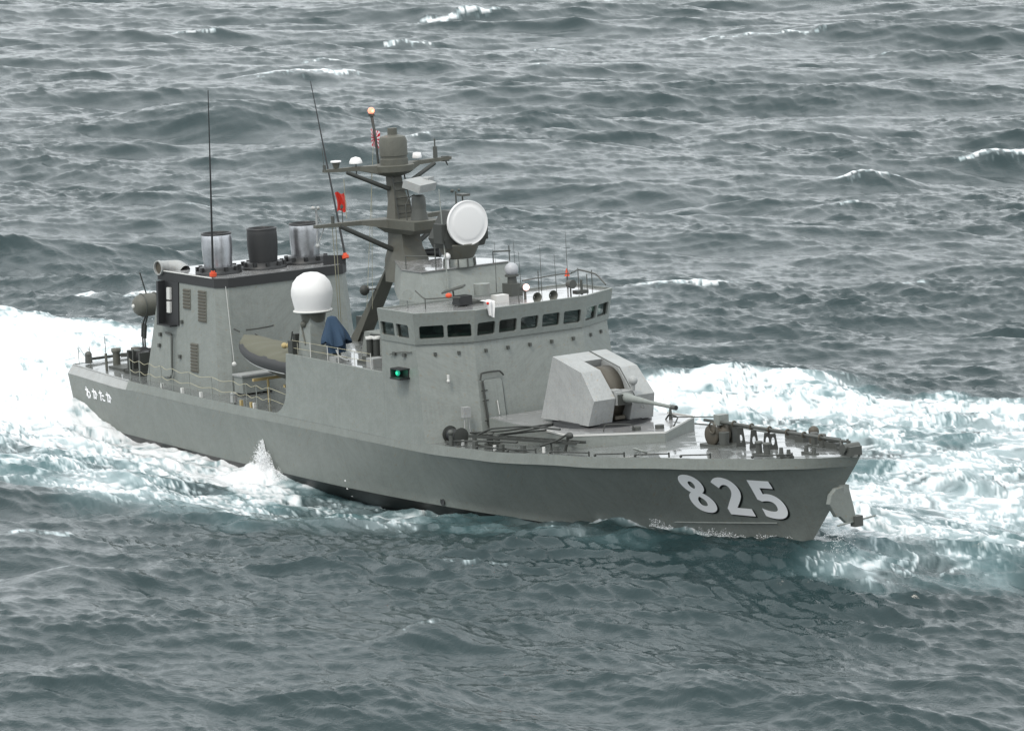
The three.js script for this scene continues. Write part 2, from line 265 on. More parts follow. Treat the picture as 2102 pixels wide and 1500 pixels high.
{ // small fittings along the bridge front
  const e = []; for (let i = 0; i < 5; i++) e.push([30.78, 5.62, 1.85 - i * 0.92]);
  e.push([30.02, 5.62, 3.5], [30.45, 5.62, 2.78], [30.45, 5.62, -2.78], [30.02, 5.62, -3.5], [28.9, 5.55, 4.1], [28.2, 5.55, 4.1]);
  for (const [x, y, z] of e) obj('pad_eye', [box(x - 0.12, x + 0.06, y - 0.06, y + 0.06, z - 0.04, z + 0.04)], M.fitting, lowerBridge);
  const fx = (y) => lerp(31.15, 30.68, (y - 2.42) / 3.58) + 0.03; // front face
  const dr = new THREE.Shape(); const W = 0.38, H0 = 2.95, H1 = 4.6; dr.moveTo(-W + 0.15, H0); dr.lineTo(W - 0.15, H0); dr.quadraticCurveTo(W, H0, W, H0 + 0.15); dr.lineTo(W, H1 - 0.15); dr.quadraticCurveTo(W, H1, W - 0.15, H1); dr.lineTo(-W + 0.15, H1); dr.quadraticCurveTo(-W, H1, -W, H1 - 0.15); dr.lineTo(-W, H0 + 0.15); dr.quadraticCurveTo(-W, H0, -W + 0.15, H0);
  const g = new THREE.ExtrudeGeometry(dr, { depth: 0.05, bevelEnabled: true, bevelSize: 0.015, bevelThickness: 0.015, bevelSegments: 1 }); const p = g.attributes.position;
  for (let i = 0; i < p.count; i++) { const a = p.getX(i), y = p.getY(i), b = p.getZ(i); p.setXYZ(i, fx(y) + b - 0.02, y, 1.75 - a); } g.computeVertexNormals();
  obj('watertight_door', g, M.house, lowerBridge); obj('door_gasket', pipe([[-W, H0 + 0.1], [-W, H1 - 0.12], [-W + 0.12, H1], [W - 0.12, H1], [W, H1 - 0.12], [W, H0 + 0.12], [W - 0.12, H0], [-W + 0.12, H0], [-W, H0 + 0.1]].map(([a, y]) => [fx(y) + 0.012, y, 1.75 - a * 1.05]), 0.02, 5), M.mastDark, lowerBridge);
  const q = (y, z, o = 0.1) => [fx(y) + o, y, z];
  obj('door_rail', pipe([q(2.85, 1.42), q(2.82, 1.6), q(2.84, 2.0), q(3.1, 2.14), q(4.6, 2.2)], 0.036), M.mastDark, lowerBridge);
  obj('door_arch', pipe([q(4.62, 2.28), q(4.86, 2.2), q(4.88, 1.8), q(4.86, 1.45), q(4.7, 1.3)], 0.034), M.mastDark, lowerBridge);
  for (const y of [3.2, 3.9, 4.25]) obj('door_dog', rod(q(y, 2.28, 0.1), q(y, 2.02, 0.06), 0.02), M.mastDark, lowerBridge);
  obj('door_handle', rod(q(3.35, 1.66, 0.09), q(3.85, 1.68, 0.09), 0.018), M.offwhite, lowerBridge);
  obj('junction_box', [box(31.0, 31.22, 3.42, 3.78, 2.88, 3.16), rod([31.12, 3.42, 2.95], [31.2, 2.6, 2.9], 0.02), rod([31.12, 3.42, 3.08], [31.2, 2.6, 3.2], 0.02)], M.gun, lowerBridge);
  obj('bulkhead_lamp', [rod([30.5, 4.9, 3.3], [30.5, 4.72, 3.3], 0.05), ball([30.52, 4.68, 3.32], 0.06)], M.offwhite, lowerBridge);
  obj('pipe_run', pipe([[29.4, 5.7, 4.1], [28.8, 5.66, 4.11], [28.3, 5.6, 4.12], [27.9, 5.5, 4.12]], 0.02), M.fitting, lowerBridge);
}
// green side light in its black screen
{ const g = new THREE.Group(); g.name = 'side_light'; ship.add(g);
  obj('light_screen', [box(28.45, 29.15, 4.72, 4.78, 4.05, 4.5), box(28.45, 29.15, 5.06, 5.1, 4.05, 4.45), box(28.42, 28.47, 4.74, 5.1, 4.05, 4.45), box(28.45, 29.1, 4.76, 5.08, 4.05, 4.12)], M.black, g);
  obj('lamp', ball([28.66, 4.92, 4.28], 0.085, 1, 1.3, 1), mat([0.02, 0.35, 0.22], 0.25, { emissive: lin(0.05, 0.9, 0.6), emissiveIntensity: 0.22 }), g);
  const l = new THREE.PointLight(0x40ffc0, 0.06); l.position.set(28.72, 4.92, 4.44); l.castShadow = true; g.add(l); }
// forward bridge-roof equipment
{ const lamp = new THREE.Group(); lamp.name = 'signal_lamp'; ship.add(lamp);
  obj('lamp_body', [rod([29.45, 7.05, -0.72], [29.45, 7.42, -0.72], 0.05), rod([29.3, 7.5, -0.72], [29.52, 7.5, -0.72], 0.13, 0.13, 14)], M.fitting, lamp);
  obj('lamp_glass', ball([29.55, 7.5, -0.72], 0.12), mat([0.8, 0.45, 0.4], 0.3, { emissive: lin(1, 0.6, 0.55), emissiveIntensity: 1.5 }), lamp);
  const l = new THREE.PointLight(0xffb0a0, 0.25); l.position.set(29.72, 7.52, -0.72); l.castShadow = true; lamp.add(l);
  const rb = new THREE.Group(); rb.name = 'sensor_ball'; ship.add(rb);
  obj('ball_housing', ball([28.0, 8.0, -1.1], 0.25, 1, 1, 1, 20, 16), M.silver, rb, 0.6);
  obj('ball_stand', [rod([28.0, 7.05, -1.1], [28.0, 7.8, -1.1], 0.2, 0.16, 14), box(27.7, 28.3, 7.05, 7.5, -1.35, -0.85), rod([28, 7.75, -1.1], [28, 7.82, -1.1], 0.26, 0.26, 16)], M.fitting, rb);
  for (const z of [-0.3, -0.98]) { const g = new THREE.Group(); g.name = 'deck_horn'; ship.add(g); obj('horn_bell', lathe([[0.03, 0], [0.06, 0.12], [0.18, 0.22], [0.19, 0.24], [0.14, 0.2]], [30.7, 7.28, z], 'x', 20), M.mast, g); obj('horn_bracket', rod([30.75, 7.05, z], [30.75, 7.25, z], 0.03), M.fitting, g); }
  obj('searchlight', [rod([30.5, 7.05, -2.0], [30.5, 7.5, -2.0], 0.03), rod([30.4, 7.55, -2.0], [30.68, 7.55, -2.0], 0.14, 0.16, 16), rod([30.45, 7.1, -2.5], [30.45, 7.65, -2.5], 0.05), box(30.3, 30.6, 7.15, 7.28, -2.7, -2.2)], M.fitting);
  obj('signal_cone_stand', rod([28, 7.05, -3.47], [28, 7.5, -3.47], 0.03), M.fitting); obj('signal_cone', rod([28, 7.5, -3.47], [28, 7.78, -3.47], 0.1, 0.02, 14), M.orange);
  obj('hatch_cover', [box(28.2, 28.9, 7.05, 7.14, 0.7, 1.6), beam([28.1, 7.5, 1.9], [28.6, 7.7, 1.3], 0.7, 0.06), beam([28.7, 7.45, 0.9], [28.9, 7.6, 0.5], 0.5, 0.06), rod([28.4, 7.1, 1.6], [28.3, 7.55, 1.6], 0.03)], M.fitting);
  obj('hatch_panel', box(28.75, 29.2, 7.1, 7.42, 1.35, 1.9), M.black);
  obj('hatch_lid', [rod([28.9, 7.35, 0.75], [28.9, 7.75, 0.75], 0.28, 0.3, 18)], M.house);
  obj('deck_locker', box(29.1, 29.5, 7.05, 7.32, 0.0, 0.5), M.offwhite);
  obj('red_float', ball([29.0, 7.48, 2.2], 0.12, 1, 0.8, 1), M.orange);
  obj('roof_rail', [pipe([[28.2, 7.7, 3.1], [28.6, 7.42, 2.95], [29.0, 7.42, 2.3], [29.3, 7.4, 1.9]], 0.025), rod([28.6, 7.05, 2.95], [28.6, 7.42, 2.95], 0.02)], M.fitting);
  obj('loudspeaker', [rod([27.7, 7.5, 3.2], [28.0, 7.55, 3.3], 0.05, 0.2, 14), rod([27.75, 7.05, 3.2], [27.75, 7.5, 3.2], 0.03)], M.house);
  const posts = [[30.5, 0.2], [29.9, -3.1], [29.0, -3.9], [28.0, -3.95], [27.4, -2.6]];
  obj('roof_lifeline', [pipe([[29.5, 7.75, -0.6], [29.2, 7.74, -1.6], [29.0, 7.74, -2.6], [28.9, 7.7, -3.1]], 0.022), pipe([[28.9, 7.72, -3.1], [28.6, 7.76, -3.6], [29.2, 7.6, -3.95], [29.75, 7.25, -4.0]], 0.03)], M.fitting);
  for (const [x, z] of posts) obj('roof_stanchion', rod([x, 7.05, z], [x, 7.75, z], 0.018), M.fitting);
  for (const [x, z, h, t] of [[27.6, -1.5, 1.9, 0.02], [27.3, -1.9, 1.5, 0.1], [27.9, -2.4, 1.7, -0.05], [28.3, -3.3, 2.2, 0], [28.6, -2.6, 1.4, 0.06], [27.2, -0.9, 1.9, -0.06]]) obj('whip_aerial', rod([x, 7.05, z], [x + t, 7.05 + h, z + t], 0.016, 0.006, 5), M.fitting);
  for (const [x, z, h] of [[26.6, 1.25, 1.75], [26.6, -1.9, 1.1], [26.6, -1.2, 0.75]]) obj('house_stanchion', rod([x, 8.1, z], [x, 8.1 + h * 0.55, z], 0.022), M.fitting);
  obj('house_rail', [rod([25.4, 8.62, 1.8], [26.55, 8.62, 1.2], 0.022), rod([25.4, 8.62, 1.8], [25.4, 8.1, 1.8], 0.02)], M.fitting); obj('house_rail', rod([26.6, 8.55, -1.2], [26.6, 8.5, -1.95], 0.03), M.fitting);
}
// ------------------------------------------------------------------ fire-control director
{ const g = new THREE.Group(); g.name = 'radar_director'; ship.add(g);
  obj('dish', lathe([[0.0, 0.055], [0.3, 0.05], [0.55, 0.035], [0.62, 0.028], [0.635, 0.02], [0.77, 0.0], [0.80, 0.015], [0.82, 0.0], [0.82, -0.09], [0.6, -0.14], [0, -0.16]], [0, 0, 0], 'x', 48), M.white, g, 0.7).geometry.rotateY(-0.06).translate(26.95, 9.74, 0);
  for (const s of [1, -1]) obj('yoke_arm', box(26.1, 26.7, 9.05, 9.75, s * 0.86 - 0.12, s * 0.86 + 0.12), M.mastDark, g);
  obj('director_body', loft([[[25.7, 8.85, 0.8], [26.7, 8.85, 0.8], [26.7, 8.85, -0.8], [25.7, 8.85, -0.8]], [[25.6, 9.2, 0.92], [26.75, 9.2, 0.92], [26.75, 9.2, -0.92], [25.6, 9.2, -0.92]], [[25.9, 10.2, 0.5], [26.7, 10.2, 0.5], [26.7, 10.2, -0.5], [25.9, 10.2, -0.5]]]), M.mastDark, g);
  obj('pedestal', lathe([[0.5, 0], [0.56, 0.05], [0.78, 0.5], [0.78, 0.56], [0.3, 0.58]], [26.2, 8.42, 0], 'y', 24), M.mast, g);
  obj('pedestal_base', lathe([[0.58, 0], [0.56, 0.3], [0.3, 0.32]], [26.2, 8.12, 0], 'y', 24), M.house, g);
  for (let i = 0; i < 10; i++) { const a = i * Math.PI / 5; obj('base_rib', rod([26.2 + 0.6 * Math.cos(a), 8.12, 0.6 * Math.sin(a)], [26.2 + 0.58 * Math.cos(a), 8.42, 0.58 * Math.sin(a)], 0.03, 0.03, 5), M.fitting, g); }
  obj('top_sensor', [rod([26.5, 10.1, -0.1], [26.5, 10.75, -0.1], 0.03), box(26.3, 26.8, 10.7, 10.78, -0.25, 0.05)], M.fitting, g);
  obj('white_lamp_post', [rod([26.6, 8.12, 0.75], [26.6, 8.5, 0.75], 0.06), ball([26.6, 8.58, 0.75], 0.13)], M.white); }
// ------------------------------------------------------------------ mast
{ const mast = new THREE.Group(); mast.name = 'mast'; ship.add(mast);
  const rr = (x0, x1, z, y) => [[x0, y, z], [x1, y, z], [x1, y, -z], [x0, y, -z]];
  obj('pylon', [loft([rr(21.75, 23.45, 0.6, 7.3), rr(21.6, 23.2, 0.5, 8.1), rr(21.75, 22.9, 0.42, 8.6), rr(21.75, 22.75, 0.36, 9.3)]), loft([[[21.7, 7.95, 0.3], [22.2, 8.6, 0.3], [22.2, 8.6, -0.3], [21.7, 7.95, -0.3]], [[21.1, 7.7, 0.28], [21.75, 8.5, 0.28], [21.75, 8.5, -0.28], [21.1, 7.7, -0.28]]])], M.mast, mast);
  obj('aft_leg', [loft([[[21.25, 7.75, 0.28], [21.75, 8.25, 0.28], [21.75, 8.25, -0.28], [21.25, 7.75, -0.28]], [[18.15, 4.75, 0.28], [18.75, 4.75, 0.28], [18.75, 4.75, -0.28], [18.15, 4.75, -0.28]]])], M.mast, mast);
  obj('leg_shoe', [box(18.6, 19.1, 4.75, 5.7, -0.2, 0.2)], M.mastDark, mast);
  obj('arch_gusset', pipe([[22.0, 8.05, 0.2], [22.3, 7.9, 0.15], [22.45, 7.6, 0.1], [22.42, 7.35, 0.1]], 0.09), M.mastDark, mast);
  obj('lower_platform', [loft([rr(21.6, 23.5, 0.42, 9.12), rr(21.35, 24.2, 0.66, 9.34), rr(21.35, 24.25, 0.68, 9.66)])], M.mast, mast);
  for (const s of [1, -1]) obj('lower_yard', loft([[[21.35, 9.32, s * 0.6], [22.3, 9.32, s * 0.6], [22.3, 9.66, s * 0.6], [21.35, 9.66, s * 0.6]], [[21.45, 9.5, s * 1.5], [21.8, 9.5, s * 1.5], [21.8, 9.67, s * 1.5], [21.45, 9.67, s * 1.5]], [[21.5, 9.56, s * (s > 0 ? 3.4 : 2.95)], [21.7, 9.56, s * (s > 0 ? 3.4 : 2.95)], [21.7, 9.68, s * (s > 0 ? 3.4 : 2.95)], [21.5, 9.68, s * (s > 0 ? 3.4 : 2.95)]]]), M.mast, mast);
  for (const s of [1, -1]) { obj('lower_brace', rod([21.75, 9.55, s * 2.4], [22.1, 8.5, s * 0.42], 0.085, 0.1, 10), M.mastDark, mast); obj('upper_brace', rod([21.6, 11.5, s * 1.9], [21.85, 10.75, s * 0.28], 0.075, 0.085, 10), M.mastDark, mast); }
  obj('upper_pole', loft([rr(21.7, 22.35, 0.38, 9.62), rr(21.75, 22.25, 0.3, 10.3), rr(21.6, 22.05, 0.24, 10.8), rr(21.55, 21.95, 0.22, 11.3)]), M.mast, mast);
  for (let i = 0; i < 5; i++) obj('ladder_rung', rod([22.4 - i * 0.06, 9.85 + i * 0.28, 0.28], [22.4 - i * 0.06, 9.85 + i * 0.28, -0.28], 0.02), M.mastDark, mast);
  for (const s of [1, -1]) obj('ladder_rail', rod([22.5, 9.62, s * 0.3], [22.1, 11.3, s * 0.26], 0.03), M.mastDark, mast);
  obj('upper_platform', lathe([[0.3, 0], [0.62, 0.1], [0.78, 0.2], [0.8, 0.42], [0.76, 0.44], [0, 0.44]], [21.75, 11.2, 0], 'y', 28), M.mast, mast, 0.5);
  for (const s of [1, -1]) obj('upper_yard', loft([[[21.2, 11.3, s * 0.5], [22.1, 11.3, s * 0.5], [22.1, 11.64, s * 0.5], [21.2, 11.64, s * 0.5]], [[21.25, 11.5, s * 1.3], [21.55, 11.5, s * 1.3], [21.55, 11.66, s * 1.3], [21.25, 11.66, s * 1.3]], [[21.27, 11.56, s * 2.75], [21.45, 11.56, s * 2.75], [21.45, 11.67, s * 2.75], [21.27, 11.67, s * 2.75]]]), M.mast, mast);
  const drum = obj('aerial_drum', lathe([[0.53, 0], [0.53, 0.24], [0.5, 0.26], [0.5, 0.34], [0.53, 0.36], [0.53, 0.9], [0.47, 1.06], [0.2, 1.14], [0.18, 1.14], [0.18, 1.38], [0, 1.38]], [21.85, 11.62, 0], 'y', 32), M.mast, mast, 0.5);
  obj('drum_lug', [ball([22.25, 11.75, 0.25], 0.05)], M.yellow, drum);
  obj('light_pole', [rod([20.85, 11.55, 0.1], [20.75, 12.6, 0.1], 0.05), rod([20.75, 12.6, 0.1], [20.45, 13.45, 0.05], 0.05, 0.06), beam([20.85, 11.6, 0], [21.6, 11.55, 0], 0.12, 0.1), rod([20.45, 13.4, 0.05], [20.45, 13.5, 0.05], 0.12)], M.mastDark, mast);
  obj('masthead_lamp', ball([20.45, 13.6, 0.05], 0.13), mat([0.5, 0.14, 0.08], 0.3, { emissive: lin(1, 0.34, 0.22), emissiveIntensity: 1.0 }), mast);
  const l = new THREE.PointLight(0xff9a80, 0.25); l.position.set(20.62, 13.6, 0.05); l.castShadow = true; mast.add(l);
  // navigation radar on the lower platform
  const nr = obj('radar_pedestal', [lathe([[0.34, 0], [0.26, 0.45], [0.28, 0.5], [0.26, 0.85], [0.2, 0.95]], [23.5, 9.62, 0], 'y', 18), pipe([[23.3, 9.62, 0.42], [23.3, 10.2, 0.45], [23.35, 10.5, 0.3], [23.4, 10.6, 0.1]], 0.02)], M.fitting, mast);
  { const g = new THREE.BoxGeometry(0.75, 0.3, 1.2); g.rotateZ(-0.3); g.rotateY(0.5); g.translate(23.55, 10.95, -0.05); const h = box(-0.2, 0.2, -0.12, 0.16, -0.25, 0.25); h.rotateY(0.55); h.translate(23.1, 11.0, -0.62); obj('radar_scanner', [g, h], M.gun, mast); }
  obj('mushroom_aerial', [rod([21.35, 11.68, 2.2], [21.35, 11.9, 2.2], 0.1, 0.16, 12)], M.mast, mast); obj('mushroom_cap', lathe([[0.2, 0], [0.2, 0.05], [0.0, 0.07]], [21.35, 11.9, 2.2], 'y', 18), M.white, mast);
  obj('dome_aerial', lathe([[0.25, 0], [0.24, 0.08], [0.17, 0.2], [0.0, 0.25]], [21.35, 11.78, 1.35], 'y', 20), M.white, mast); obj('dome_bracket', rod([21.35, 11.3, 1.35], [21.35, 11.78, 1.35], 0.02), M.fitting, mast);
  obj('disc_aerial', lathe([[0.17, 0], [0.18, 0.05], [0.15, 0.2], [0.0, 0.22]], [21.35, 11.74, -1.3], 'y', 20), M.white, mast);
  obj('port_aerial', [rod([21.35, 11.68, -2.1], [21.35, 12.1, -2.1], 0.09, 0.08, 10), rod([21.35, 12.1, -2.1], [21.35, 12.4, -2.1], 0.03), rod([21.35, 11.6, -2.5], [21.35, 11.35, -2.62], 0.03), box(21.25, 21.45, 11.5, 11.7, -2.65, -2.4)], M.fitting, mast);
  obj('yardarm_aerial', [rod([21.35, 11.6, 2.7], [21.35, 12.5, 2.75], 0.012), rod([21.35, 11.6, 2.7], [21.35, 11.85, 2.7], 0.06), rod([21.6, 9.6, 2.2], [21.6, 10.35, 2.2], 0.02), rod([21.6, 10.2, 2.2], [21.6, 10.3, 2.2], 0.06)], M.fitting, mast);
  obj('wind_sensor', [rod([21.6, 9.55, 3.3], [21.6, 10.25, 3.3], 0.045), rod([21.6, 9.75, 3.1], [21.6, 10.15, 3.3], 0.025), ball([21.6, 10.32, 3.42], 0.09, 1.4, 0.8, 1), ball([21.6, 10.3, 3.2], 0.07), rod([21.6, 9.5, 3.3], [21.6, 8.85, 3.35], 0.025), rod([21.6, 9.55, 3.0], [21.6, 8.95, 3.3], 0.02), ball([21.6, 8.9, 3.32], 0.09)], M.gun, mast);
  obj('port_wind_sensor', [rod([21.6, 9.6, -2.75], [21.6, 10.35, -2.75], 0.035), ball([21.6, 10.38, -2.6], 0.07), ball([21.6, 10.38, -2.9], 0.06)], M.fitting, mast);
  obj('yard_lamp', [rod([21.6, 9.68, 2.62], [21.6, 9.95, 2.62], 0.07)], M.fitting, mast);
  obj('mast_fender', [ball([20.1, 6.85, 0.6], 0.19, 1, 1.1, 1), rod([20.1, 6.85, 0.6], [20.5, 6.9, 0.2], 0.03)], M.mastDark, mast);
  obj('horn', [rod([22.9, 8.35, -0.5], [23.35, 8.35, -0.9], 0.12, 0.2, 14)], M.black, mast);
  for (const [a, b, r] of [[[21.5, 9.6, 2.6], [19.6, 5.3, 1.5], 0.014], [[21.5, 9.6, 2.45], [19.65, 5.3, 1.45], 0.014], [[24.0, 9.5, -0.9], [27.0, 7.1, 0.6], 0.014], [[21.2, 11.6, 0.6], [20.8, 6.2, 0.7], 0.008], [[20.6, 12.6, 0.1], [20.2, 6.2, 0.6], 0.008]]) obj('halyard', rod(a, b, r), M.rope, mast);
  obj('forward_staff', [rod([27.0, 7.05, 1.0], [26.2, 11.0, 0.7], 0.028, 0.02)], M.house, mast);
}
// ------------------------------------------------------------------ flags
function flag(name, label, at, w, h, droop, mtl, grow) {
  const g = onShip(name, label, 'flag', at); const m = obj('cloth', keep(grid(18, 14, (u, v) => { const s = u * w, ru = 0.07 * Math.sin(u * 9 + v * 2) * u; return [-s * 0.75 * grow, v * h - droop * u * u + 0.03 * Math.sin(u * 7), s * 0.35 * grow + ru, u, v]; })), mtl, g); return g;
}
{ const c = document.createElement('canvas'); c.width = 256; c.height = 192; const g = c.getContext('2d'); g.fillStyle = '#f2eef0'; g.fillRect(0, 0, 256, 192); g.fillStyle = '#c8102e'; const cx = 100, cy = 96;
  for (let i = 0; i < 16; i++) { const a = i * Math.PI / 8; g.beginPath(); g.moveTo(cx, cy); g.lineTo(cx + 400 * Math.cos(a - 0.0982), cy + 400 * Math.sin(a - 0.0982)); g.lineTo(cx + 400 * Math.cos(a + 0.0982), cy + 400 * Math.sin(a + 0.0982)); g.fill(); }
  g.beginPath(); g.arc(cx, cy, 40, 0, 7); g.fill();
  const t = new THREE.CanvasTexture(c); t.colorSpace = THREE.SRGBColorSpace;
  const en = onShip('naval_ensign', 'red and white rayed ensign flying from the masthead', 'flag', [20.7, 12.3, 0.15]);
  obj('cloth', keep(grid(20, 14, (u, v) => { const ru = 0.05 * Math.sin(u * 11 + v * 2.5) * (0.3 + u); return [-0.12 * u + ru, v * 0.66 - 0.16 * u, 0.10 - 0.44 * u + ru * 0.4, u, v]; })), new THREE.MeshPhysicalMaterial({ map: t, roughness: 0.9, side: THREE.DoubleSide }), en);
  const rf = onShip('signal_flag', 'plain red signal flag hoisted below the starboard yard', 'flag', [20.35, 9.95, 1.5]);
  obj('cloth', keep(grid(16, 12, (u, v) => { const ru = 0.05 * Math.sin(u * 8 + v * 4); return [-0.1 * u + ru, v * 0.7 + 0.05 * Math.sin(u * 6) - 0.02 * u, 0.22 - 0.44 * u + 0.06 * v + ru * 0.5 - 0.06 * Math.sin(v * 3), u, v]; })), M.red, rf);
  obj('hoist', rod([-0.05, -0.3, -0.2], [0.1, 1.2, -0.1], 0.012), M.rope, rf);
  const wc = onShip('white_cloth', 'white cloth with a red patch hung over the bridge roof edge', 'cloth', [30.98, 6.9, 1.72]);
  obj('hanging_sheet', keep(grid(14, 18, (u, v) => { const fold = 0.05 * Math.sin(u * 12 + v * 3), th = v * 3.0; return [v < 0.75 ? 0.10 + fold - 0.04 * v : 0.10 + fold - (v - 0.75) * 1.5, 0.5 * Math.min(v / 0.75, 1) - 0.12 * (1 - u) * (1 - v), (u - 0.5) * (0.2 + 0.25 * v) + 0.05 * v]; })), M.white, wc);
  obj('red_patch', ball([0.05, 0.42, 0.1], 0.07, 0.6, 0.7, 1), M.red, wc);
}
// ------------------------------------------------------------------ deckhouse and funnels
{ const dh = obj('engine_deckhouse', [loft([
    [[6.3, 2.42, 3.2], [12.55, 2.42, 3.2], [12.95, 2.42, 2.75], [12.95, 2.42, -2.75], [12.55, 2.42, -3.2], [6.3, 2.42, -3.2]],
    [[7.6, 6.62, 2.95], [12.35, 6.62, 2.95], [12.75, 6.62, 2.55], [12.75, 6.62, -2.55], [12.35, 6.62, -2.95], [7.6, 6.62, -2.95]]])], M.house);
  const ring = (y, e) => [[7.5 - e, y, 2.96 + e], [12.36 + e, y, 2.96 + e], [12.78 + e, y, 2.56 + e], [12.78 + e, y, -2.56 - e], [12.36 + e, y, -2.96 - e], [7.5 - e, y, -2.96 - e]];
  obj('roof_coaming', loft([ring(6.62, 0.02), ring(6.98, 0.02)], true), M.soot, dh);
  obj('deckhouse_roof', loft([ring(6.98, -0.1), ring(7.01, -0.1)], true), M.roof, dh);
  obj('coaming_lip', [rod([7.6, 7.0, 2.98], [12.2, 7.0, 2.98], 0.025)], M.offwhite, dh);
  obj('roof_fence', [beam([12.5, 7.2, -1.9], [12.5, 7.12, -2.9], 0.06, 0.4)], M.soot, dh);
  const side = (y) => lerp(3.2, 2.95, (y - 2.42) / 4.2) + 0.02;
  const wallBox = (x0, x1, y0, y1, th) => loft([[[x0, y0, side(y0) - 0.02], [x1, y0, side(y0) - 0.02], [x1, y0, side(y0) + th], [x0, y0, side(y0) + th]], [[x0, y1, side(y1) - 0.02], [x1, y1, side(y1) - 0.02], [x1, y1, side(y1) + th], [x0, y1, side(y1) + th]]]);
  for (const [x0, x1, y0, y1] of [[9.7, 10.3, 5.62, 6.42], [11.0, 11.65, 5.2, 6.45], [10.3, 10.9, 3.15, 4.3]]) { const o = obj('louvre_panel', wallBox(x0, x1, y0, y1, 0.02), M.louvre, dh); const n = Math.round((y1 - y0) / 0.13); for (let i = 0; i < n; i++) { const y = lerp(y0, y1, (i + 0.5) / n); obj('slat', wallBox(x0 + 0.03, x1 - 0.03, y - 0.025, y + 0.02, 0.05), M.brown, o); } }
  obj('recess_shadow_screen', [wallBox(7.95, 8.12, 4.9, 6.62, 0.32), wallBox(8.1, 9.3, 4.9, 6.62, 0.03), wallBox(7.95, 9.1, 4.86, 4.92, 0.32)], M.black, dh);  // black slabs: recess shadow put into the colour, upright one as light screen
  for (const [y0, y1] of [[5.9, 6.38], [5.38, 5.82]]) obj('signal_panel', wallBox(8.45, 8.72, y0, y1, 0.12), M.offwhite, dh);
  obj('wall_door', wallBox(7.9, 8.6, 2.75, 4.55, 0.04), M.house, dh);
  obj('wall_pipe', pipe([[8.3, 4.55, side(4.55) + 0.1], [8.75, 4.5, side(4.5) + 0.1], [8.85, 4.3, side(4.3) + 0.1], [8.85, 3.1, side(3.1) + 0.1], [8.7, 2.8, side(2.8) + 0.1], [8.45, 2.78, side(2.8) + 0.1]], 0.04), M.fitting, dh);
  for (const [x, y] of [[9.5, 5.0], [7.6, 4.35], [9.3, 3.6], [7.5, 3.9]]) obj('wall_fitting', wallBox(x, x + 0.14, y, y + 0.14, 0.08), M.fitting, dh);
  obj('front_bracket', [pipe([[12.95, 4.9, 2.0], [13.3, 4.95, 1.6], [13.3, 4.98, 1.0], [12.95, 4.95, 0.8]], 0.03), rod([12.9, 4.7, 1.6], [13.2, 4.4, 1.2], 0.02), rod([12.9, 5.0, 2.5], [13.15, 4.9, 2.4], 0.03)], M.mastDark, dh);
  obj('hanging_line', [rod([12.9, 6.7, 2.75], [13.1, 3.75, 2.7], 0.012), ball([13.1, 3.65, 2.7], 0.09)], M.offwhite, dh);
  { const at = (g) => { g.rotateY(-1.45); g.translate(7.8, 7.12, 3.0); return g; };
    obj('exhaust_elbow', [pipe([[8.6, 6.95, 2.3], [8.15, 7.12, 2.35], [7.85, 7.13, 2.6], [7.8, 7.12, 3.0]], 0.25, 16), at(lathe([[0.26, -0.2], [0.27, 0], [0.30, 0.02], [0.30, 0.12], [0.25, 0.12], [0.25, 0.0]], [0, 0, 0], 'x', 24))], M.gun, dh, 0.6);
    obj('elbow_mouth', at(lathe([[0.0, 0.04], [0.25, 0.04]], [0, 0, 0], 'x', 20)), M.brown, dh); }
  const fun = (x, z, m, k) => { const g = new THREE.Group(); g.name = 'funnel'; ship.add(g);
    const b = lathe([[0.55, 0.1], [0.575, 0.45], [0.605, 0.8], [0.61, 1.05], [0.60, 1.3], [0.59, 1.5], [0.56, 1.54], [0.55, 1.3]], [x, 7.05, z], 'y', 36); obj('funnel_casing', b, m, g, 0.6);
    obj('funnel_rim', lathe([[0.60, 1.49], [0.61, 1.56], [0.55, 1.57], [0.53, 1.49]], [x, 7.05, z], 'y', 36), M.black, g);
    obj('funnel_throat', lathe([[0, 0.6], [0.5, 0.6], [0.54, 1.54]], [x, 7.05, z], 'y', 28), M.black, g);
    obj('funnel_base', lathe([[0.92, 0], [0.92, 0.12], [0.80, 0.14], [0.80, 0.26], [0.64, 0.28], [0.5, 0.28]], [x, 7.0, z], 'y', 30), M.black, g);
    for (let i = 0; i < 10; i++) { const a = i * Math.PI / 5 + k; obj('clamp', box(x + 0.83 * Math.cos(a) - 0.06, x + 0.83 * Math.cos(a) + 0.06, 7.1, 7.3, z + 0.83 * Math.sin(a) - 0.06, z + 0.83 * Math.sin(a) + 0.06), M.black, g); } };
  const sootTex = (dirt, seed) => { const t = greyTex(256, 3.2, (u, v) => { const d = sstep(0.3, 0.8, 0.5 + 0.45 * tile(n4, u, v, 5, seed) + 0.12 * tile(n5, u, v, 20, seed)); return lerp(0.95, 0.95 - dirt, d) + 0.05 * tile(n5, u, v, 60, seed); }); t.colorSpace = THREE.SRGBColorSpace; return t; };
  fun(10.9, 1.98, mat([0.62, 0.63, 0.66], 0.32, { metalness: 0.9, map: sootTex(0.06, 2) }), 0.1);
  fun(11.0, 0.0, M.soot, 0.3);
  fun(10.9, -1.98, mat([0.5, 0.51, 0.53], 0.32, { metalness: 0.9, map: sootTex(0.08, 6) }), 0.5);
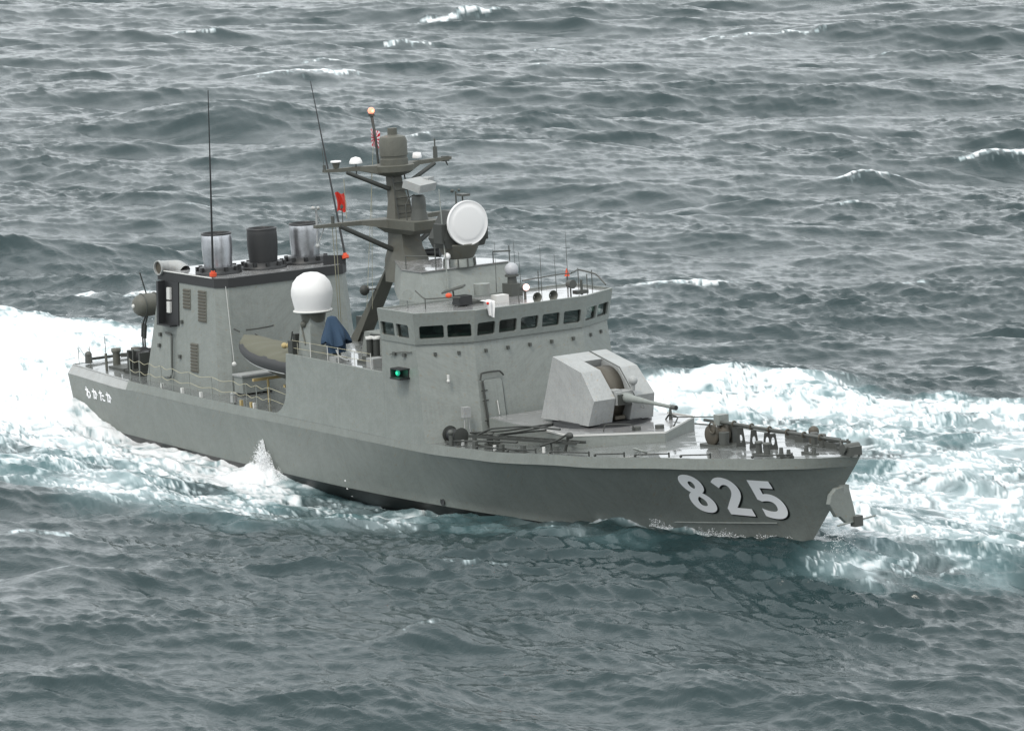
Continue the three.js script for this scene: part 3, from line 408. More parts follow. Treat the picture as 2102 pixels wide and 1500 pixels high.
  const whip = (a, b, label) => { const g = new THREE.Group(); g.name = 'whip_antenna'; ship.add(g); g.userData.label = label; const d = V(...b).sub(V(...a)); obj('insulator', [rod(a, V(...a).addScaledVector(d, 0.022).toArray(), 0.1, 0.08, 12), rod(V(...a).addScaledVector(d, -0.008).toArray(), V(...a).addScaledVector(d, 0.01).toArray(), 0.14, 0.14, 12)], M.orange, g); obj('whip', [rod(a, V(...a).addScaledVector(d, 0.5).toArray(), 0.05, 0.035, 8), rod(V(...a).addScaledVector(d, 0.5).toArray(), b, 0.035, 0.016, 8)], M.black, g); };
  whip([12.0, 7.1, 2.8], [12.6, 14.37, 2.8], 'tall upright whip antenna on an orange foot'); whip([12.6, 7.25, -2.85], [10.7, 14.2, -2.8], 'tall whip antenna leaning aft');
}
// ------------------------------------------------------------------ gun platform, breakwater, gun
{ const half = (y, e) => planRing([[31.3, 2.2 + e * 0.3], [37.1 + e * 0.4, 2.6 + e * 0.4], [39.15 + e, 0.02]], y);
  const gp = obj('gun_platform', loft([half(2.5, -0.04), half(3.3, 0)]), M.house);
  obj('platform_top', loft([half(3.3, -0.06), half(3.32, -0.06)]), M.roof, gp);
  const edge = [[35.6, 3.33, 2.5], [37.1, 3.33, 2.6], [39.15, 3.33, 0], [37.1, 3.33, -2.6], [35.6, 3.33, -2.5]];
  for (let i = 0; i < 4; i++) obj('edge_coaming', beam(edge[i], edge[i + 1], 0.04, 0.06), M.offwhite, gp);
  obj('gun_ring', lathe([[1.75, 0], [1.75, 0.05], [1.5, 0.08], [1.5, 0.14], [0, 0.14]], [35.2, 3.31, 0], 'y', 40), M.black, gp);
  for (const [x, z] of [[37.9, 0.35], [38.2, -0.4]]) obj('platform_vent', [rod([x, 3.32, z], [x, 3.44, z], 0.16, 0.16, 14)], M.fitting, gp);
  obj('platform_rail', [pipe([[37.3, 3.32, 1.3], [37.3, 3.55, 1.2], [38.0, 3.55, 0.6], [38.0, 3.32, 0.5]], 0.02), pipe([[36.8, 3.32, -1.6], [36.9, 3.5, -1.7], [37.7, 3.5, -1.5], [38.2, 3.34, -1.0]], 0.03)], M.mastDark, gp);
  obj('rail_post', [rod([36.9, 3.32, -1.75], [36.9, 3.85, -1.75], 0.07, 0.03), rod([36.9, 3.4, -1.75], [38.6, 3.5, -2.4], 0.02)], M.fitting, gp);
  const gun = new THREE.Group(); gun.name = 'gun_mount'; ship.add(gun); gun.userData.label = 'angular pale grey gun turret pointing over the bow';
  const prof = [[33.4, 3.42], [34.0, 5.6], [35.85, 5.2], [36.72, 4.3], [36.42, 3.42]], zo = prof.map(([, y]) => 1.34 - 0.105 * (y - 3.42));
  for (const s of [1, -1]) obj('shield_half', loft([prof.map(([x, y]) => [x, y, s * 0.37]), prof.map(([x, y], i) => [x, y, s * zo[i]])]), M.gun, gun);
  obj('shield_back', loft([[[33.4, 3.42, 0.37], [34.0, 5.6, 0.37], [34.85, 5.42, 0.37], [34.5, 4.6, 0.37], [34.3, 3.42, 0.37]], [[33.4, 3.42, -0.37], [34.0, 5.6, -0.37], [34.85, 5.42, -0.37], [34.5, 4.6, -0.37], [34.3, 3.42, -0.37]]]), M.gun, gun);
  obj('shield_seam', [beam([34.0, 5.61, -0.42], [35.85, 5.21, -0.42], 0.05, 0.03), beam([35.85, 5.21, -0.42], [36.72, 4.31, -0.42], 0.03, 0.03)], M.fitting, gun);
  obj('cradle_drum', lathe([[0, -0.36], [0.98, -0.36], [0.98, 0.36], [0, 0.36]], [35.25, 4.25, 0], 'z', 40), M.brown, gun);
  obj('drum_rim', [new THREE.TorusGeometry(0.98, 0.03, 8, 48).translate(35.25, 4.25, 0.33)], M.yellow, gun);
  obj('slot_floor', box(34.4, 36.1, 3.42, 3.5, -0.37, 0.37), M.black, gun);
  obj('slot_back', box(35.1, 35.2, 3.5, 4.2, -0.37, 0.37), M.black, gun);
  obj('ejection_chute', [box(35.9, 36.4, 3.5, 3.62, -0.2, 0.2)], M.brown, gun);
  obj('mantlet', [box(36.0, 36.75, 4.05, 4.5, -0.34, 0.34), box(36.1, 36.6, 4.45, 4.55, 0.0, 0.34)], M.gun, gun);
  obj('mantlet_face', box(36.74, 36.86, 4.06, 4.42, -0.2, 0.3), M.mastDark, gun);
  obj('barrel', lathe([[0.17, 0], [0.17, 0.3], [0.13, 0.45], [0.105, 1.0], [0.07, 1.5], [0.06, 2.95], [0.04, 2.97]], [36.75, 4.3, 0], 'x', 20), M.house, gun, 0.6).geometry.applyMatrix4(new THREE.Matrix4().makeTranslation(36.75, 4.3, 0).multiply(new THREE.Matrix4().makeRotationZ(-0.02)).multiply(new THREE.Matrix4().makeTranslation(-36.75, -4.3, 0)));
  obj('muzzle', [rod([39.62, 4.243, 0], [39.86, 4.238, 0], 0.085, 0.085, 16)], M.fitting, gun); obj('bore', rod([39.85, 4.238, 0], [39.875, 4.238, 0], 0.06, 0.06, 14), M.black, gun);
  obj('tracking_radar', [ball([36.85, 4.85, -0.3], 0.16, 1, 1, 1, 18, 14), rod([36.8, 4.5, -0.3], [36.84, 4.75, -0.3], 0.08)], M.gun, gun);
  obj('shield_handle', pipe([[36.72, 4.1, -0.62], [36.85, 4.05, -0.65], [36.8, 3.85, -0.75], [36.6, 3.85, -0.75]], 0.02), M.gun, gun);
}
// ------------------------------------------------------------------ foredeck gear
const yF = (x) => yDeck(x) + 0.06;
{ const w = new THREE.Group(); w.name = 'windlass'; ship.add(w);
  obj('windlass_bed', box(41.9, 43.2, 3.1, 3.32, -0.75, 0.5), M.fitting, w);
  obj('chain_wheel', [lathe([[0, -0.3], [0.34, -0.3], [0.34, -0.16], [0.2, -0.1], [0.2, 0.1], [0.34, 0.16], [0.34, 0.3], [0, 0.3]], [42.4, 3.62, 0.1], 'z', 20)], M.brown, w);
  obj('gearbox', [box(42.15, 42.75, 3.3, 3.9, -0.55, -0.25), rod([42.9, 3.3, 0.2], [42.9, 3.75, 0.2], 0.16, 0.18, 14)], M.fitting, w);
  obj('brake_wheel', [new THREE.TorusGeometry(0.18, 0.03, 6, 18).translate(42.6, 3.9, 0.45)], M.brown, w);
  obj('control_post', [rod([42.35, 3.3, -0.1], [42.35, 3.95, -0.1], 0.05), box(42.2, 42.5, 3.92, 4.26, -0.3, 0.1)], M.house, w); }
{ const b = onShip('stowed_boom', 'long stowed boom lying on four pierced stands along the bow', 'boom', [42.4, yF(44.6), 0]);
  const L = (x, y, z) => [x - 42.4, y - yF(44.6), z];
  obj('spar', [rod(L(42.3, 4.02, 0.0), L(49.5, 4.1, -0.05), 0.065, 0.045, 10)], M.fitting, b); obj('second_spar', [rod(L(41.0, 3.9, -0.35), L(48.6, 4.05, -0.35), 0.05, 0.04, 8)], M.mastDark, b);
  for (const x of [43.6, 44.35, 45.1, 45.42]) { const y0 = yF(x), sh = new THREE.Shape([new THREE.Vector2(-0.16, 0), new THREE.Vector2(0.16, 0), new THREE.Vector2(0.09, 3.95 - y0), new THREE.Vector2(-0.09, 3.95 - y0)]); const h = new THREE.Path(); h.absellipse(0, 0.26, 0.055, 0.13, 0, Math.PI * 2); sh.holes.push(h);
    const g = new THREE.ExtrudeGeometry(sh, { depth: 0.05, bevelEnabled: false }); g.rotateY(Math.PI / 2 - 0.5); g.translate(...L(x, y0, 0.02)); obj('stand', g, M.mastDark, b); }
  for (const x of [43.2, 44.2, 45.2, 46.2, 47.1, 48.0]) obj('lashing', [new THREE.TorusGeometry(0.085, 0.03, 6, 12).rotateY(Math.PI / 2).translate(...L(x, 4.03 + (x - 42.3) * 0.011, -0.02))], M.brown, b); }
for (const [x, z] of [[46.3, 1.05], [46.3, -1.15], [33.2, 3.2], [33.2, -3.2]]) { const g = new THREE.Group(); g.name = 'mooring_bitts'; ship.add(g); const y = yF(x) - 0.02; obj('bitts_base', box(x - 0.4, x + 0.4, y - 0.05, y + 0.05, z - 0.14, z + 0.14), M.fitting, g); for (const d of [-0.22, 0.22]) obj('bitt', lathe([[0.11, 0], [0.1, 0.3], [0.14, 0.34], [0.13, 0.4], [0, 0.41]], [x + d, y + 0.03, z], 'y', 16), M.fitting, g); }
for (const [x, z] of [[47.6, 1.12], [48.3, -0.75], [47.9, 0.35]]) { const y = yF(x) - 0.03; obj('fairlead', [box(x - 0.35, x + 0.35, y, y + 0.08, z - 0.1, z + 0.1), rod([x - 0.2, y + 0.05, z], [x - 0.2, y + 0.3, z], 0.08, 0.06), rod([x + 0.2, y + 0.05, z], [x + 0.2, y + 0.28, z], 0.08, 0.06)], M.fitting); }
obj('bow_roller', [box(49.3, 49.9, yF(49.4), yF(49.4) + 0.3, -0.22, 0.22), rod([49.6, 3.95, -0.3], [49.6, 3.95, 0.3], 0.14, 0.14, 14), rod([49.5, 3.7, 0], [49.45, 4.2, 0], 0.04), rod([49.6, 3.75, 0.25], [49.2, 4.1, 0.1], 0.03)], M.fitting);
for (const [x, z] of [[44.5, -1.8], [45.8, -1.6], [46.7, -1.25], [47.4, -1.0], [43.4, -2.2]]) obj('port_deck_fitting', [box(x - 0.25, x + 0.25, yF(x) - 0.04, yF(x) + 0.16, z - 0.12, z + 0.12), rod([x - 0.3, yF(x) + 0.2, z], [x + 0.35, yF(x) + 0.25, z + 0.1], 0.05)], M.fitting);
obj('deck_ventilator', [rod([45.2, 3.35, -1.75], [45.2, 3.75, -1.75], 0.13), ball([45.25, 3.78, -1.75], 0.18)], M.brown);
for (const [x0, x1] of [[33.3, 34.9], [35.2, 36.8], [37.6, 39.6], [39.9, 41.3], [41.8, 43.3], [43.8, 45.0], [46.6, 48.0]]) { const a = zDeck(x0) - 0.12, b = zDeck(x1) - 0.12; obj('folded_rail', [rod([x0, yF(x0) + 0.05, a], [x1, yF(x1) + 0.09, b], 0.022), rod([x1, yF(x1) - 0.03, b], [x1, yF(x1) + 0.14, b], 0.03), ball([x0, yF(x0) + 0.02, a], 0.05)], M.mastDark); }
for (const [x, z] of [[40.4, 2.0], [41.2, 2.3]]) obj('deck_eye', [new THREE.TorusGeometry(0.12, 0.035, 6, 14).rotateX(1.2).translate(x, yF(x) + 0.05, z)], M.house);
{ const g = onShip('gangway', 'dark folding gangway with rungs stowed beside the gun platform', 'gangway', [32.3, yF(33), 3.4]);
  const L = (x, y, z) => [x - 32.3, y, z - 3.4], z0 = 3.25, z1 = 3.62;
  for (const z of [z0, z1]) obj('side_rail', beam(L(32.4, 0.3, z + 0.1), L(38.0, 0.52, z - 0.75), 0.06, 0.09), M.mastDark, g);
  for (let i = 0; i < 12; i++) { const t = (i + 0.5) / 12, x = lerp(32.4, 38, t), d = lerp(0.1, -0.75, t); obj('rung', rod(L(x, lerp(0.3, 0.52, t), z0 + d), L(x, lerp(0.3, 0.52, t), z1 + d), 0.025), M.mastDark, g); }
  obj('handrail', [pipe([L(32.6, 0.32, 3.5), L(33.4, 0.62, 3.4), L(35.2, 0.85, 3.1), L(37.0, 0.9, 2.85)], 0.035), pipe([L(32.8, 0.3, 3.1), L(34.4, 0.55, 3.0), L(36.3, 0.95, 2.7)], 0.03), rod(L(33, 0.05, 3.75), L(37.4, 0.1, 3.35), 0.03)], M.mastDark, g);
  obj('support', [rod(L(33.2, -0.05, 3.45), L(33.2, 0.35, 3.45), 0.04), rod(L(36.6, -0.05, 3.0), L(36.6, 0.48, 3.0), 0.04)], M.fitting, g); }
for (const [x, z] of [[32.0, 3.75], [34.3, 3.85], [37.0, 3.55]]) obj('rail_socket', [rod([x, yF(x) - 0.03, z], [x, yF(x) + 0.16, z], 0.06)], M.offwhite);
{ const g = onShip('rope_reel', 'dark rope reel on the deck at the foot of the bridge', 'reel', [31.2, yF(31.2), 3.55]);
  obj('reel_drum', lathe([[0, -0.38], [0.2, -0.38], [0.22, -0.3], [0.22, 0.3], [0.2, 0.38], [0, 0.38]], [0, 0.25, 0], 'x', 18), M.rubber, g); for (const x of [-0.38, 0.38]) obj('reel_flange', lathe([[0, -0.02], [0.3, -0.02], [0.3, 0.02], [0, 0.02]], [x, 0.26, 0], 'x', 20), M.mastDark, g); obj('reel_foot', [box(-0.45, 0.45, -0.04, 0.06, -0.2, 0.2)], M.fitting, g); }
// anchor hanging at the stem
{ const a = onShip('anchor', 'grey plate anchor hung against the stem above the water', 'anchor', [49.15, 1.45, 0]);
  const sh = new THREE.Shape([[0.24, 1.15], [-0.28, 1.2], [-0.42, 0.6], [-0.5, 0.22], [-0.38, 0.02], [-0.12, 0.06], [0.12, 0.28], [0.3, 0.3], [0.56, 0.72], [0.46, 0.98]].map(([z, y]) => new THREE.Vector2(-z, y))); const h = new THREE.Path(); h.absellipse(0.02, 0.3, 0.1, 0.06, 0, 7); sh.holes.push(h);
  const g = new THREE.ExtrudeGeometry(sh, { depth: 0.14, bevelEnabled: true, bevelSize: 0.03, bevelThickness: 0.03, bevelSegments: 2 }); g.rotateY(Math.PI / 2); g.rotateZ(0.05); g.scale(1, 1, 0.9); g.translate(0, 0, 0.16); obj('fluke_plate', g, M.hull, a);
  obj('shank', [box(-0.25, 0.12, 0.2, 1.25, -0.12, 0.1)], M.house, a); obj('stock', rod([0.15, 0.0, 0.42], [0.15, 0.12, -1.08], 0.03), M.house, a); obj('crown', [box(0.0, 0.25, -0.12, 0.22, -0.52, -0.2)], M.fitting, a); }
// ------------------------------------------------------------------ upper deck gear
{ const r = new THREE.Group(); r.name = 'radome'; ship.add(r);
  obj('dome', lathe([[0.66, 0], [0.72, 0.28], [0.78, 0.6], [0.775, 0.8], [0.70, 1.06], [0.52, 1.28], [0.28, 1.41], [0, 1.45]], [20.7, 6.42, 3.2], 'y', 40), M.white, r, 0.8); obj('dome_flange', lathe([[0.3, -0.04], [0.74, -0.04], [0.74, 0.02], [0.66, 0.04]], [20.7, 6.42, 3.2], 'y', 36), M.offwhite, r);
  obj('dome_pedestal', [loft([[[20.35, 4.77, 3.75], [21.35, 4.77, 3.75], [21.35, 4.77, 2.85], [20.35, 4.77, 2.85]], [[20.35, 5.9, 3.6], [21.15, 5.9, 3.6], [21.1, 5.9, 2.9], [20.35, 5.9, 2.9]], [[20.5, 6.35, 3.45], [20.95, 6.35, 3.45], [20.95, 6.35, 3.0], [20.5, 6.35, 3.0]]])], M.house, r);
  obj('pedestal_gear', [rod([20.7, 6.0, 3.2], [20.7, 6.4, 3.2], 0.42, 0.5, 12), box(20.25, 20.5, 5.2, 5.9, 3.0, 3.5), rod([20.5, 5.9, 3.62], [20.9, 5.2, 3.72], 0.03), rod([20.95, 6.05, 3.4], [20.95, 6.3, 3.4], 0.07), ball([20.7, 5.95, 3.62], 0.14)], M.mast, r);
  obj('pod_fittings', [box(19.95, 20.3, 4.8, 5.3, 3.75, 3.95), box(20.0, 20.2, 5.2, 5.55, 3.55, 3.75), rod([20.05, 5.3, 3.85], [20.1, 5.65, 3.8], 0.03), rod([20.1, 4.8, 3.5], [20.1, 5.4, 3.5], 0.1)], M.mastDark, r); }
{ const g = onShip('covered_gun', 'machine gun on a pedestal under a blue cloth cover', 'deck gun', [22.5, 4.77, 3.3]);
  const N = 72, Mh = 22; obj('blue_cover', keep(grid(N, Mh, (u, v) => { const a = u * Math.PI * 2, y = 0.62 + v * 0.98, tp = Math.pow(v, 1.4), sx = lerp(0.52, 0.06, tp) * (v > 0.98 ? 0.1 : 1), sz = lerp(0.5, 0.16, tp) * (v > 0.98 ? 0.1 : 1), f = 1 + (0.14 * Math.sin(a * 5 + 1 + v * 2) + 0.09 * Math.sin(a * 9 - v * 3) + 0.04 * Math.sin(a * 17)) * (1.1 - v); return [Math.cos(a) * sx * f - 0.1 * v, y - 0.12 * (1 - v) * Math.sin(a * 3) + 0.0, Math.sin(a) * sz * f + (v > 0.4 ? 0.12 * (v - 0.4) : 0), u, v]; })), M.blue, g);
  obj('cover_skirt', keep(grid(20, 5, (u, v) => { const a = u * Math.PI * 2, f = 1 + 0.15 * Math.sin(a * 6); return [Math.cos(a) * 0.34 * f, 0.25 + v * 0.45, Math.sin(a) * 0.34 * f, u, v]; })), M.blue, g);
  obj('pedestal', [rod([0, 0, 0], [0, 0.7, 0], 0.17, 0.12, 14), rod([0, 0, 0], [0, 0.06, 0], 0.36, 0.36, 18)], M.mastDark, g); }
{ const g = new THREE.Group(); g.name = 'twin_launcher'; ship.add(g);
  for (const [x, z] of [[24.5, 3.02], [24.72, 2.86]]) { obj('launch_tube', rod([x, 4.85, z], [x + 0.05, 5.68, z], 0.125, 0.125, 18), M.mastDark, g); obj('tube_collar', lathe([[0.09, 0], [0.09, 0.1], [0.155, 0.1], [0.155, 0.0], [0.12, 0]], [x + 0.05, 5.64, z], 'y', 20), M.offwhite, g); obj('tube_bore', rod([x + 0.05, 5.68, z], [x + 0.05, 5.71, z], 0.09, 0.09, 16), M.black, g); }
  obj('launcher_bed', [box(24.1, 25.1, 4.77, 4.87, 2.6, 3.35), box(24.3, 25.0, 4.87, 5.02, 2.7, 3.25)], M.fitting, g); }
{ const xs = [21.6, 22.9, 23.7, 24.9, 26.1]; for (const x of xs) obj('upper_stanchion', rod([x, 4.77, 3.9], [x, 5.35, 3.9], 0.016), M.offwhite); for (const y of [5.05, 5.33]) obj('upper_lifeline', pipe([[20.2, y, 3.9], ...xs.map((x) => [x, y, 3.9])], 0.009), M.rope);
  obj('ladder_frame', [rod([23.5, 4.77, 1.9], [23.5, 6.4, 1.85], 0.03), rod([24.3, 4.77, 1.95], [24.3, 6.4, 1.9], 0.03), rod([23.2, 5.6, 2.2], [24.6, 5.66, 2.3], 0.035), ...[5.0, 5.3, 5.6, 5.9, 6.2].map((y) => rod([23.5, y, 1.88], [24.3, y, 1.92], 0.015))], M.mastDark);
  obj('air_intake', loft([[[26.3, 4.77, 3.5], [27.2, 4.77, 3.6], [27.2, 4.77, 2.3], [26.3, 4.77, 2.3]], [[26.5, 6.5, 3.3], [27.2, 6.5, 3.4], [27.2, 6.5, 2.3], [26.5, 6.5, 2.3]]]), M.house);
  obj('deck_locker', [box(22.9, 23.4, 4.77, 4.95, 3.4, 3.85), pipe([[23.2, 5.2, 3.7], [23.35, 4.95, 3.65], [23.9, 4.85, 3.6]], 0.03)], M.gun); obj('deck_locker', box(25.4, 25.9, 4.77, 5.1, 3.2, 3.7), M.gun); }
// ------------------------------------------------------------------ main deck, boat bay and stern
{ const xs = [6.05, 7.0, 7.97, 9.1, 10.14, 11.71, 13.7, 15.49, 16.63, 17.46, 18.47], zz = (x) => zDeck(x) - 0.06;
  for (const s of [1, -1]) { for (const x of xs) obj('stanchion', rod([x, yDeck(x), s * zz(x)], [x, yDeck(x) + 0.95, s * zz(x)], 0.02), M.house);
    for (const h of [0.5, 0.92]) { const p = []; xs.forEach((x, i) => { p.push([x, yDeck(x) + h, s * zz(x)]); if (i + 1 < xs.length) { const m = (x + xs[i + 1]) / 2; p.push([m, yDeck(m) + h - 0.09, s * zz(m)]); } }); p.push([19.9, yDeck(19) + h - 0.18, s * 4.0]); obj('lifeline', pipe(p, 0.011, 5, 0.5), M.rope); } }
  for (const [x, z, m] of [[9.0, 3.85, 'offwhite'], [10.9, 3.93, 'offwhite'], [12.6, 3.98, 'offwhite'], [17.1, 4.02, 'offwhite'], [16.85, 4.02, 'yellow'], [16.0, 4.0, 'yellow']]) obj('deck_cleat', [box(x - 0.06, x + 0.06, yDeck(x), yDeck(x) + 0.22, z - 0.05, z + 0.05)], M[m]);
  const st = onShip('storage_box', 'grey steel deck box standing before the engine deckhouse', 'box', [13.55, yF(13.5), 2.2]);
  obj('box_body', box(-0.35, 0.35, 0.06, 0.72, -0.8, 0.6), M.house, st); obj('box_lid', box(-0.4, 0.4, 0.72, 0.79, -0.85, 0.65), M.gun, st); obj('box_feet', [box(-0.3, 0.3, -0.05, 0.06, -0.7, -0.6), box(-0.3, 0.3, -0.05, 0.06, 0.4, 0.5)], M.black, st);
  obj('winch', [rod([15.2, 2.5, 3.9], [15.2, 2.78, 3.9], 0.14, 0.12, 14), ball([15.2, 2.82, 3.9], 0.13, 1, 0.6, 1)], M.gun);
  obj('boat_cradle', [rod([16.4, 2.5, 3.0], [16.4, 3.42, 3.0], 0.05), beam([16.3, 3.42, 2.2], [16.3, 3.42, 3.6], 0.12, 0.1), rod([18.8, 2.5, 3.0], [18.8, 3.42, 3.0], 0.05), beam([18.8, 3.42, 2.2], [18.8, 3.42, 3.6], 0.12, 0.1)], M.yellow);
  const b = onShip('inflatable_boat', 'small inflatable boat under a drab canvas cover in the side bay', 'boat', [17.3, 3.72, 2.85]);
  const half = (u) => 0.92 * Math.pow(Math.max(0, 1 - Math.pow(clamp(1 - u * 1.5, 0, 1), 1.8)), 0.72); // u 0 = bow (aft end)
  const X = (u) => -2.75 + u * 5.3, sheer = (u) => 0.58 + 0.42 * Math.pow(1 - u, 2.4);
  const tp = []; for (let i = 0; i <= 14; i++) { const u = 1 - i / 14; tp.push([X(u), sheer(u), half(u)]); } for (let i = 1; i <= 14; i++) { const u = i / 14; tp.push([X(u), sheer(u), -half(u)]); }
  obj('inflated_tube', pipe(tp.map(([x, y, z]) => [x, y - 0.08, z]), 0.25, 14), M.rubber, b, 0.9);
  obj('hull_shell', keep(grid(20, 12, (u, v) => { const a = (v - 0.5) * 2, hw = half(u); return [X(u) + 0.1, lerp(-0.3 + 0.75 * Math.pow(1 - u, 3), sheer(u) - 0.12, Math.pow(Math.abs(a), 1.3)), hw * a * 0.95]; })), M.mast, b); obj('rubbing_strake', pipe(tp.slice(1, 14).map(([x, y, z]) => [x, y - 0.3, z + 0.12]), 0.03, 6), M.offwhite, b);
  obj('canvas_cover', keep(grid(36, 22, (u, v) => { const a = (v - 0.5) * 2, hw = half(u) + 0.2 * Math.min(1, u * 8 + 0.3), k = Math.pow(Math.max(0, 1 - Math.pow(Math.abs(a), 2.6)), 0.55), sag = 0.05 * Math.sin(u * 15 + a) + 0.025 * Math.sin(u * 31 + a * 5); return [X(u) - 0.16 * (1 - u), sheer(u) - 0.06 + (0.50 + sag) * k * (0.55 + 0.45 * Math.min(1, u * 3)) - 0.03 * Math.cos(u * 40) * (1 - k), hw * a]; })), M.canvas, b);
  obj('orange_buoy', [ball([1.35, 1.22, 0.55], 0.11, 1.4, 1, 1), ball([1.6, 1.24, 0.5], 0.1)], M.yellow, b);
  // stern
  const posts = [[0.34, 3.35, 0.75, 0.012], [1.55, 3.4, 0.9, 0.014], [2.86, 3.3, 0.75, 0.06]]; for (const [x, z, h, r] of posts) obj('stern_post', rod([x, yDeck(x) + 0.02, z], [x, yDeck(x) + h, z], r), M.mast);
  obj('stern_aerial', rod([2.86, 3.2, 3.3], [2.86, 3.95, 3.3], 0.015), M.fitting);
  obj('stern_stay', rod([0.38, 3.35, 3.35], [0.75, 2.75, 3.15], 0.008), M.fitting);
  obj('stern_roller', [rod([0.55, 2.6, 3.0], [0.55, 2.9, 3.0], 0.16, 0.14, 14), ball([0.55, 2.95, 3.0], 0.15)], M.fitting);
  obj('stern_rail', [rod([0.25, 2.72, 2.9], [0.25, 2.72, -2.9], 0.06)], M.mastDark);
  for (const [x, z] of [[2.08, 2.45], [2.5, 1.75]]) { obj('stern_bollard', [lathe([[0.16, 0], [0.15, 0.55], [0.2, 0.6], [0.2, 0.74], [0, 0.75]], [x, 2.55, z], 'y', 18)], M.mast); }
  obj('stern_beam', [beam([2.2, 3.0, 2.3], [3.4, 3.0, 0.2], 0.14, 0.16), box(2.2, 3.6, 2.5, 2.62, 1.2, 2.9)], M.fitting);
  const wr = onShip('mooring_winch', 'cluster of dark winch gear on the quarterdeck beside the deckhouse', 'winch', [4.6, yF(4.6), 2.3]);
  obj('winch_frame', [box(-0.7, 0.7, -0.05, 0.12, -0.9, 0.7), box(-0.6, -0.45, 0.1, 0.9, -0.8, 0.6), box(0.45, 0.6, 0.1, 0.9, -0.8, 0.6)], M.mastDark, wr); obj('winch_drum', lathe([[0, -0.5], [0.38, -0.5], [0.38, -0.44], [0.25, -0.42], [0.25, 0.42], [0.38, 0.44], [0.38, 0.5], [0, 0.5]], [0, 0.62, -0.1], 'x', 20), M.rubber, wr); obj('winch_guard', [rod([-0.6, 0.9, 0.55], [0.6, 1.0, 0.55], 0.03), rod([0, 0.1, 0.65], [0, 1.0, 0.6], 0.03), rod([-0.55, 0.1, -0.8], [0.6, 1.1, -0.8], 0.05)], M.fitting, wr);
  // drum on a tubular stand
  const dr = onShip('life_raft_canister', 'grey barrel canister on tall tubular stand aft of the deckhouse', 'canister', [4.3, yF(4.3), 1.7]);
  obj('canister_shell', lathe([[0, -0.62], [0.3, -0.6], [0.42, -0.5], [0.47, -0.2], [0.48, 0], [0.47, 0.2], [0.42, 0.42], [0.3, 0.56], [0.16, 0.62], [0, 0.64]], [0, 2.72, 0.25], 'z', 28), M.mast, dr, 0.8); obj('canister_cap', ball([0, 2.72, 0.88], 0.09), M.offwhite, dr); for (const z of [-0.1, 0.5]) obj('strap', new THREE.TorusGeometry(0.475, 0.025, 6, 32).translate(0, 2.72, z), M.fitting, dr);
  obj('stand_leg', [pipe([[-0.95, 0, 0.1], [-0.95, 1.3, 0.1], [-0.75, 1.9, 0.12], [-0.3, 2.35, 0.15]], 0.04), rod([-0.95, 1.3, 0.1], [-0.78, 1.85, 0.12], 0.075)], M.mastDark, dr);
  obj('stand_leg', [pipe([[-0.35, 0, 0.3], [-0.35, 1.3, 0.3], [-0.2, 1.9, 0.3], [0.05, 2.3, 0.3]], 0.04), rod([-0.35, 1.3, 0.3], [-0.22, 1.85, 0.3], 0.075)], M.mastDark, dr);
  obj('stand_brace', [rod([-1.1, 0.15, 0.1], [1.7, 1.75, 0.4], 0.045), rod([0, 2.9, 0.2], [0.2, 4.1, 0.6], 0.03)], M.mastDark, dr);
}
{ const pipes = [[[31.6, 0.12, 3.9], [33.4, 0.22, 3.75], [35.4, 0.28, 3.6]], [[31.8, 0.35, 3.3], [33.6, 0.5, 3.05], [36.4, 0.85, 2.75]], [[32.2, 0.2, 3.0], [34.0, 0.42, 2.9], [36.0, 0.62, 2.8]], [[36.4, 0.15, 3.3], [37.2, 0.35, 3.1], [37.6, 0.55, 2.95]]];
  for (const p of pipes) obj('deck_hose', pipe(p.map(([x, y, z]) => [x, yF(x) + y, z]), 0.035, 6), M.mastDark);
  for (const [x, z] of [[33.0, 3.85], [34.6, 3.75], [35.8, 3.62], [37.5, 3.35]]) obj('hose_chock', box(x - 0.1, x + 0.1, yF(x) - 0.06, yF(x) + 0.2, z - 0.06, z + 0.06), M.fitting);
  obj('hose_nozzle', [ball([37.65, yF(37.6) + 0.5, 2.9], 0.13, 1.2, 0.9, 0.9), rod([37.4, yF(37.4) - 0.05, 2.95], [37.55, yF(37.4) + 0.42, 2.92], 0.05)], M.mastDark);
  for (const [x, z, h] of [[31.55, 3.95, 0.42], [31.9, 3.2, 0.3]]) obj('deck_vent', [rod([x, yF(x) - 0.05, z], [x, yF(x) + h, z], 0.08), ball([x, yF(x) + h, z], 0.11)], M.fitting); }
const FOAM_STERN = [[-50, -10], [-32, -8], [-23, -8], [-12, -8.5], [-3, -6], [3, -3], [12, 0], [20.7, 3.5], [24.6, 4.3], [26.9, 4.0], [26.8, 5.9], [25.8, 8.1], [21.2, 8.3], [15.2, 7.9], [11.7, 9.3], [9.2, 11.2], [-10, 14], [-50, 10]];
const FOAM_SIDE = [[20.7, 3.7], [26.8, 3.3], [33.2, 3.7], [40.5, 3.6], [42.8, 3.4], [40.5, 4.8], [35.9, 5.3], [32.7, 7.3], [29.4, 8.5], [27.9, 10.5], [26.3, 11.5], [23.0, 12.8], [20.8, 14.2], [17.2, 14.9], [5, 17], [-10, 18], [-10, 8]];
const FOAM_PORT = [[8.5, -19], [11.5, -23], [15.5, -24], [19.5, -24.5], [21, -27], [24.8, -29], [30, -30], [54, -14], [53.5, -8.5], [51.5, -4.5], [49.5, -1.5], [46.7, -0.3], [38, -3], [28, -5], [16, -10]];
const FOAM_EDGE = [[7.5, -18], [11, -23.5], [15.5, -25], [19.5, -25.5], [21, -27.5], [24.8, -29.5], [28, -27.5], [23, -22.5], [19, -19.5], [14, -16], [12, -12]];
const FOAM_BOW = [[49.2, 2.4], [47.8, -0.2], [48.4, -3.7], [49.4, -7.5], [52.4, -6.6], [53.6, -3.0], [52.6, 1.6]];
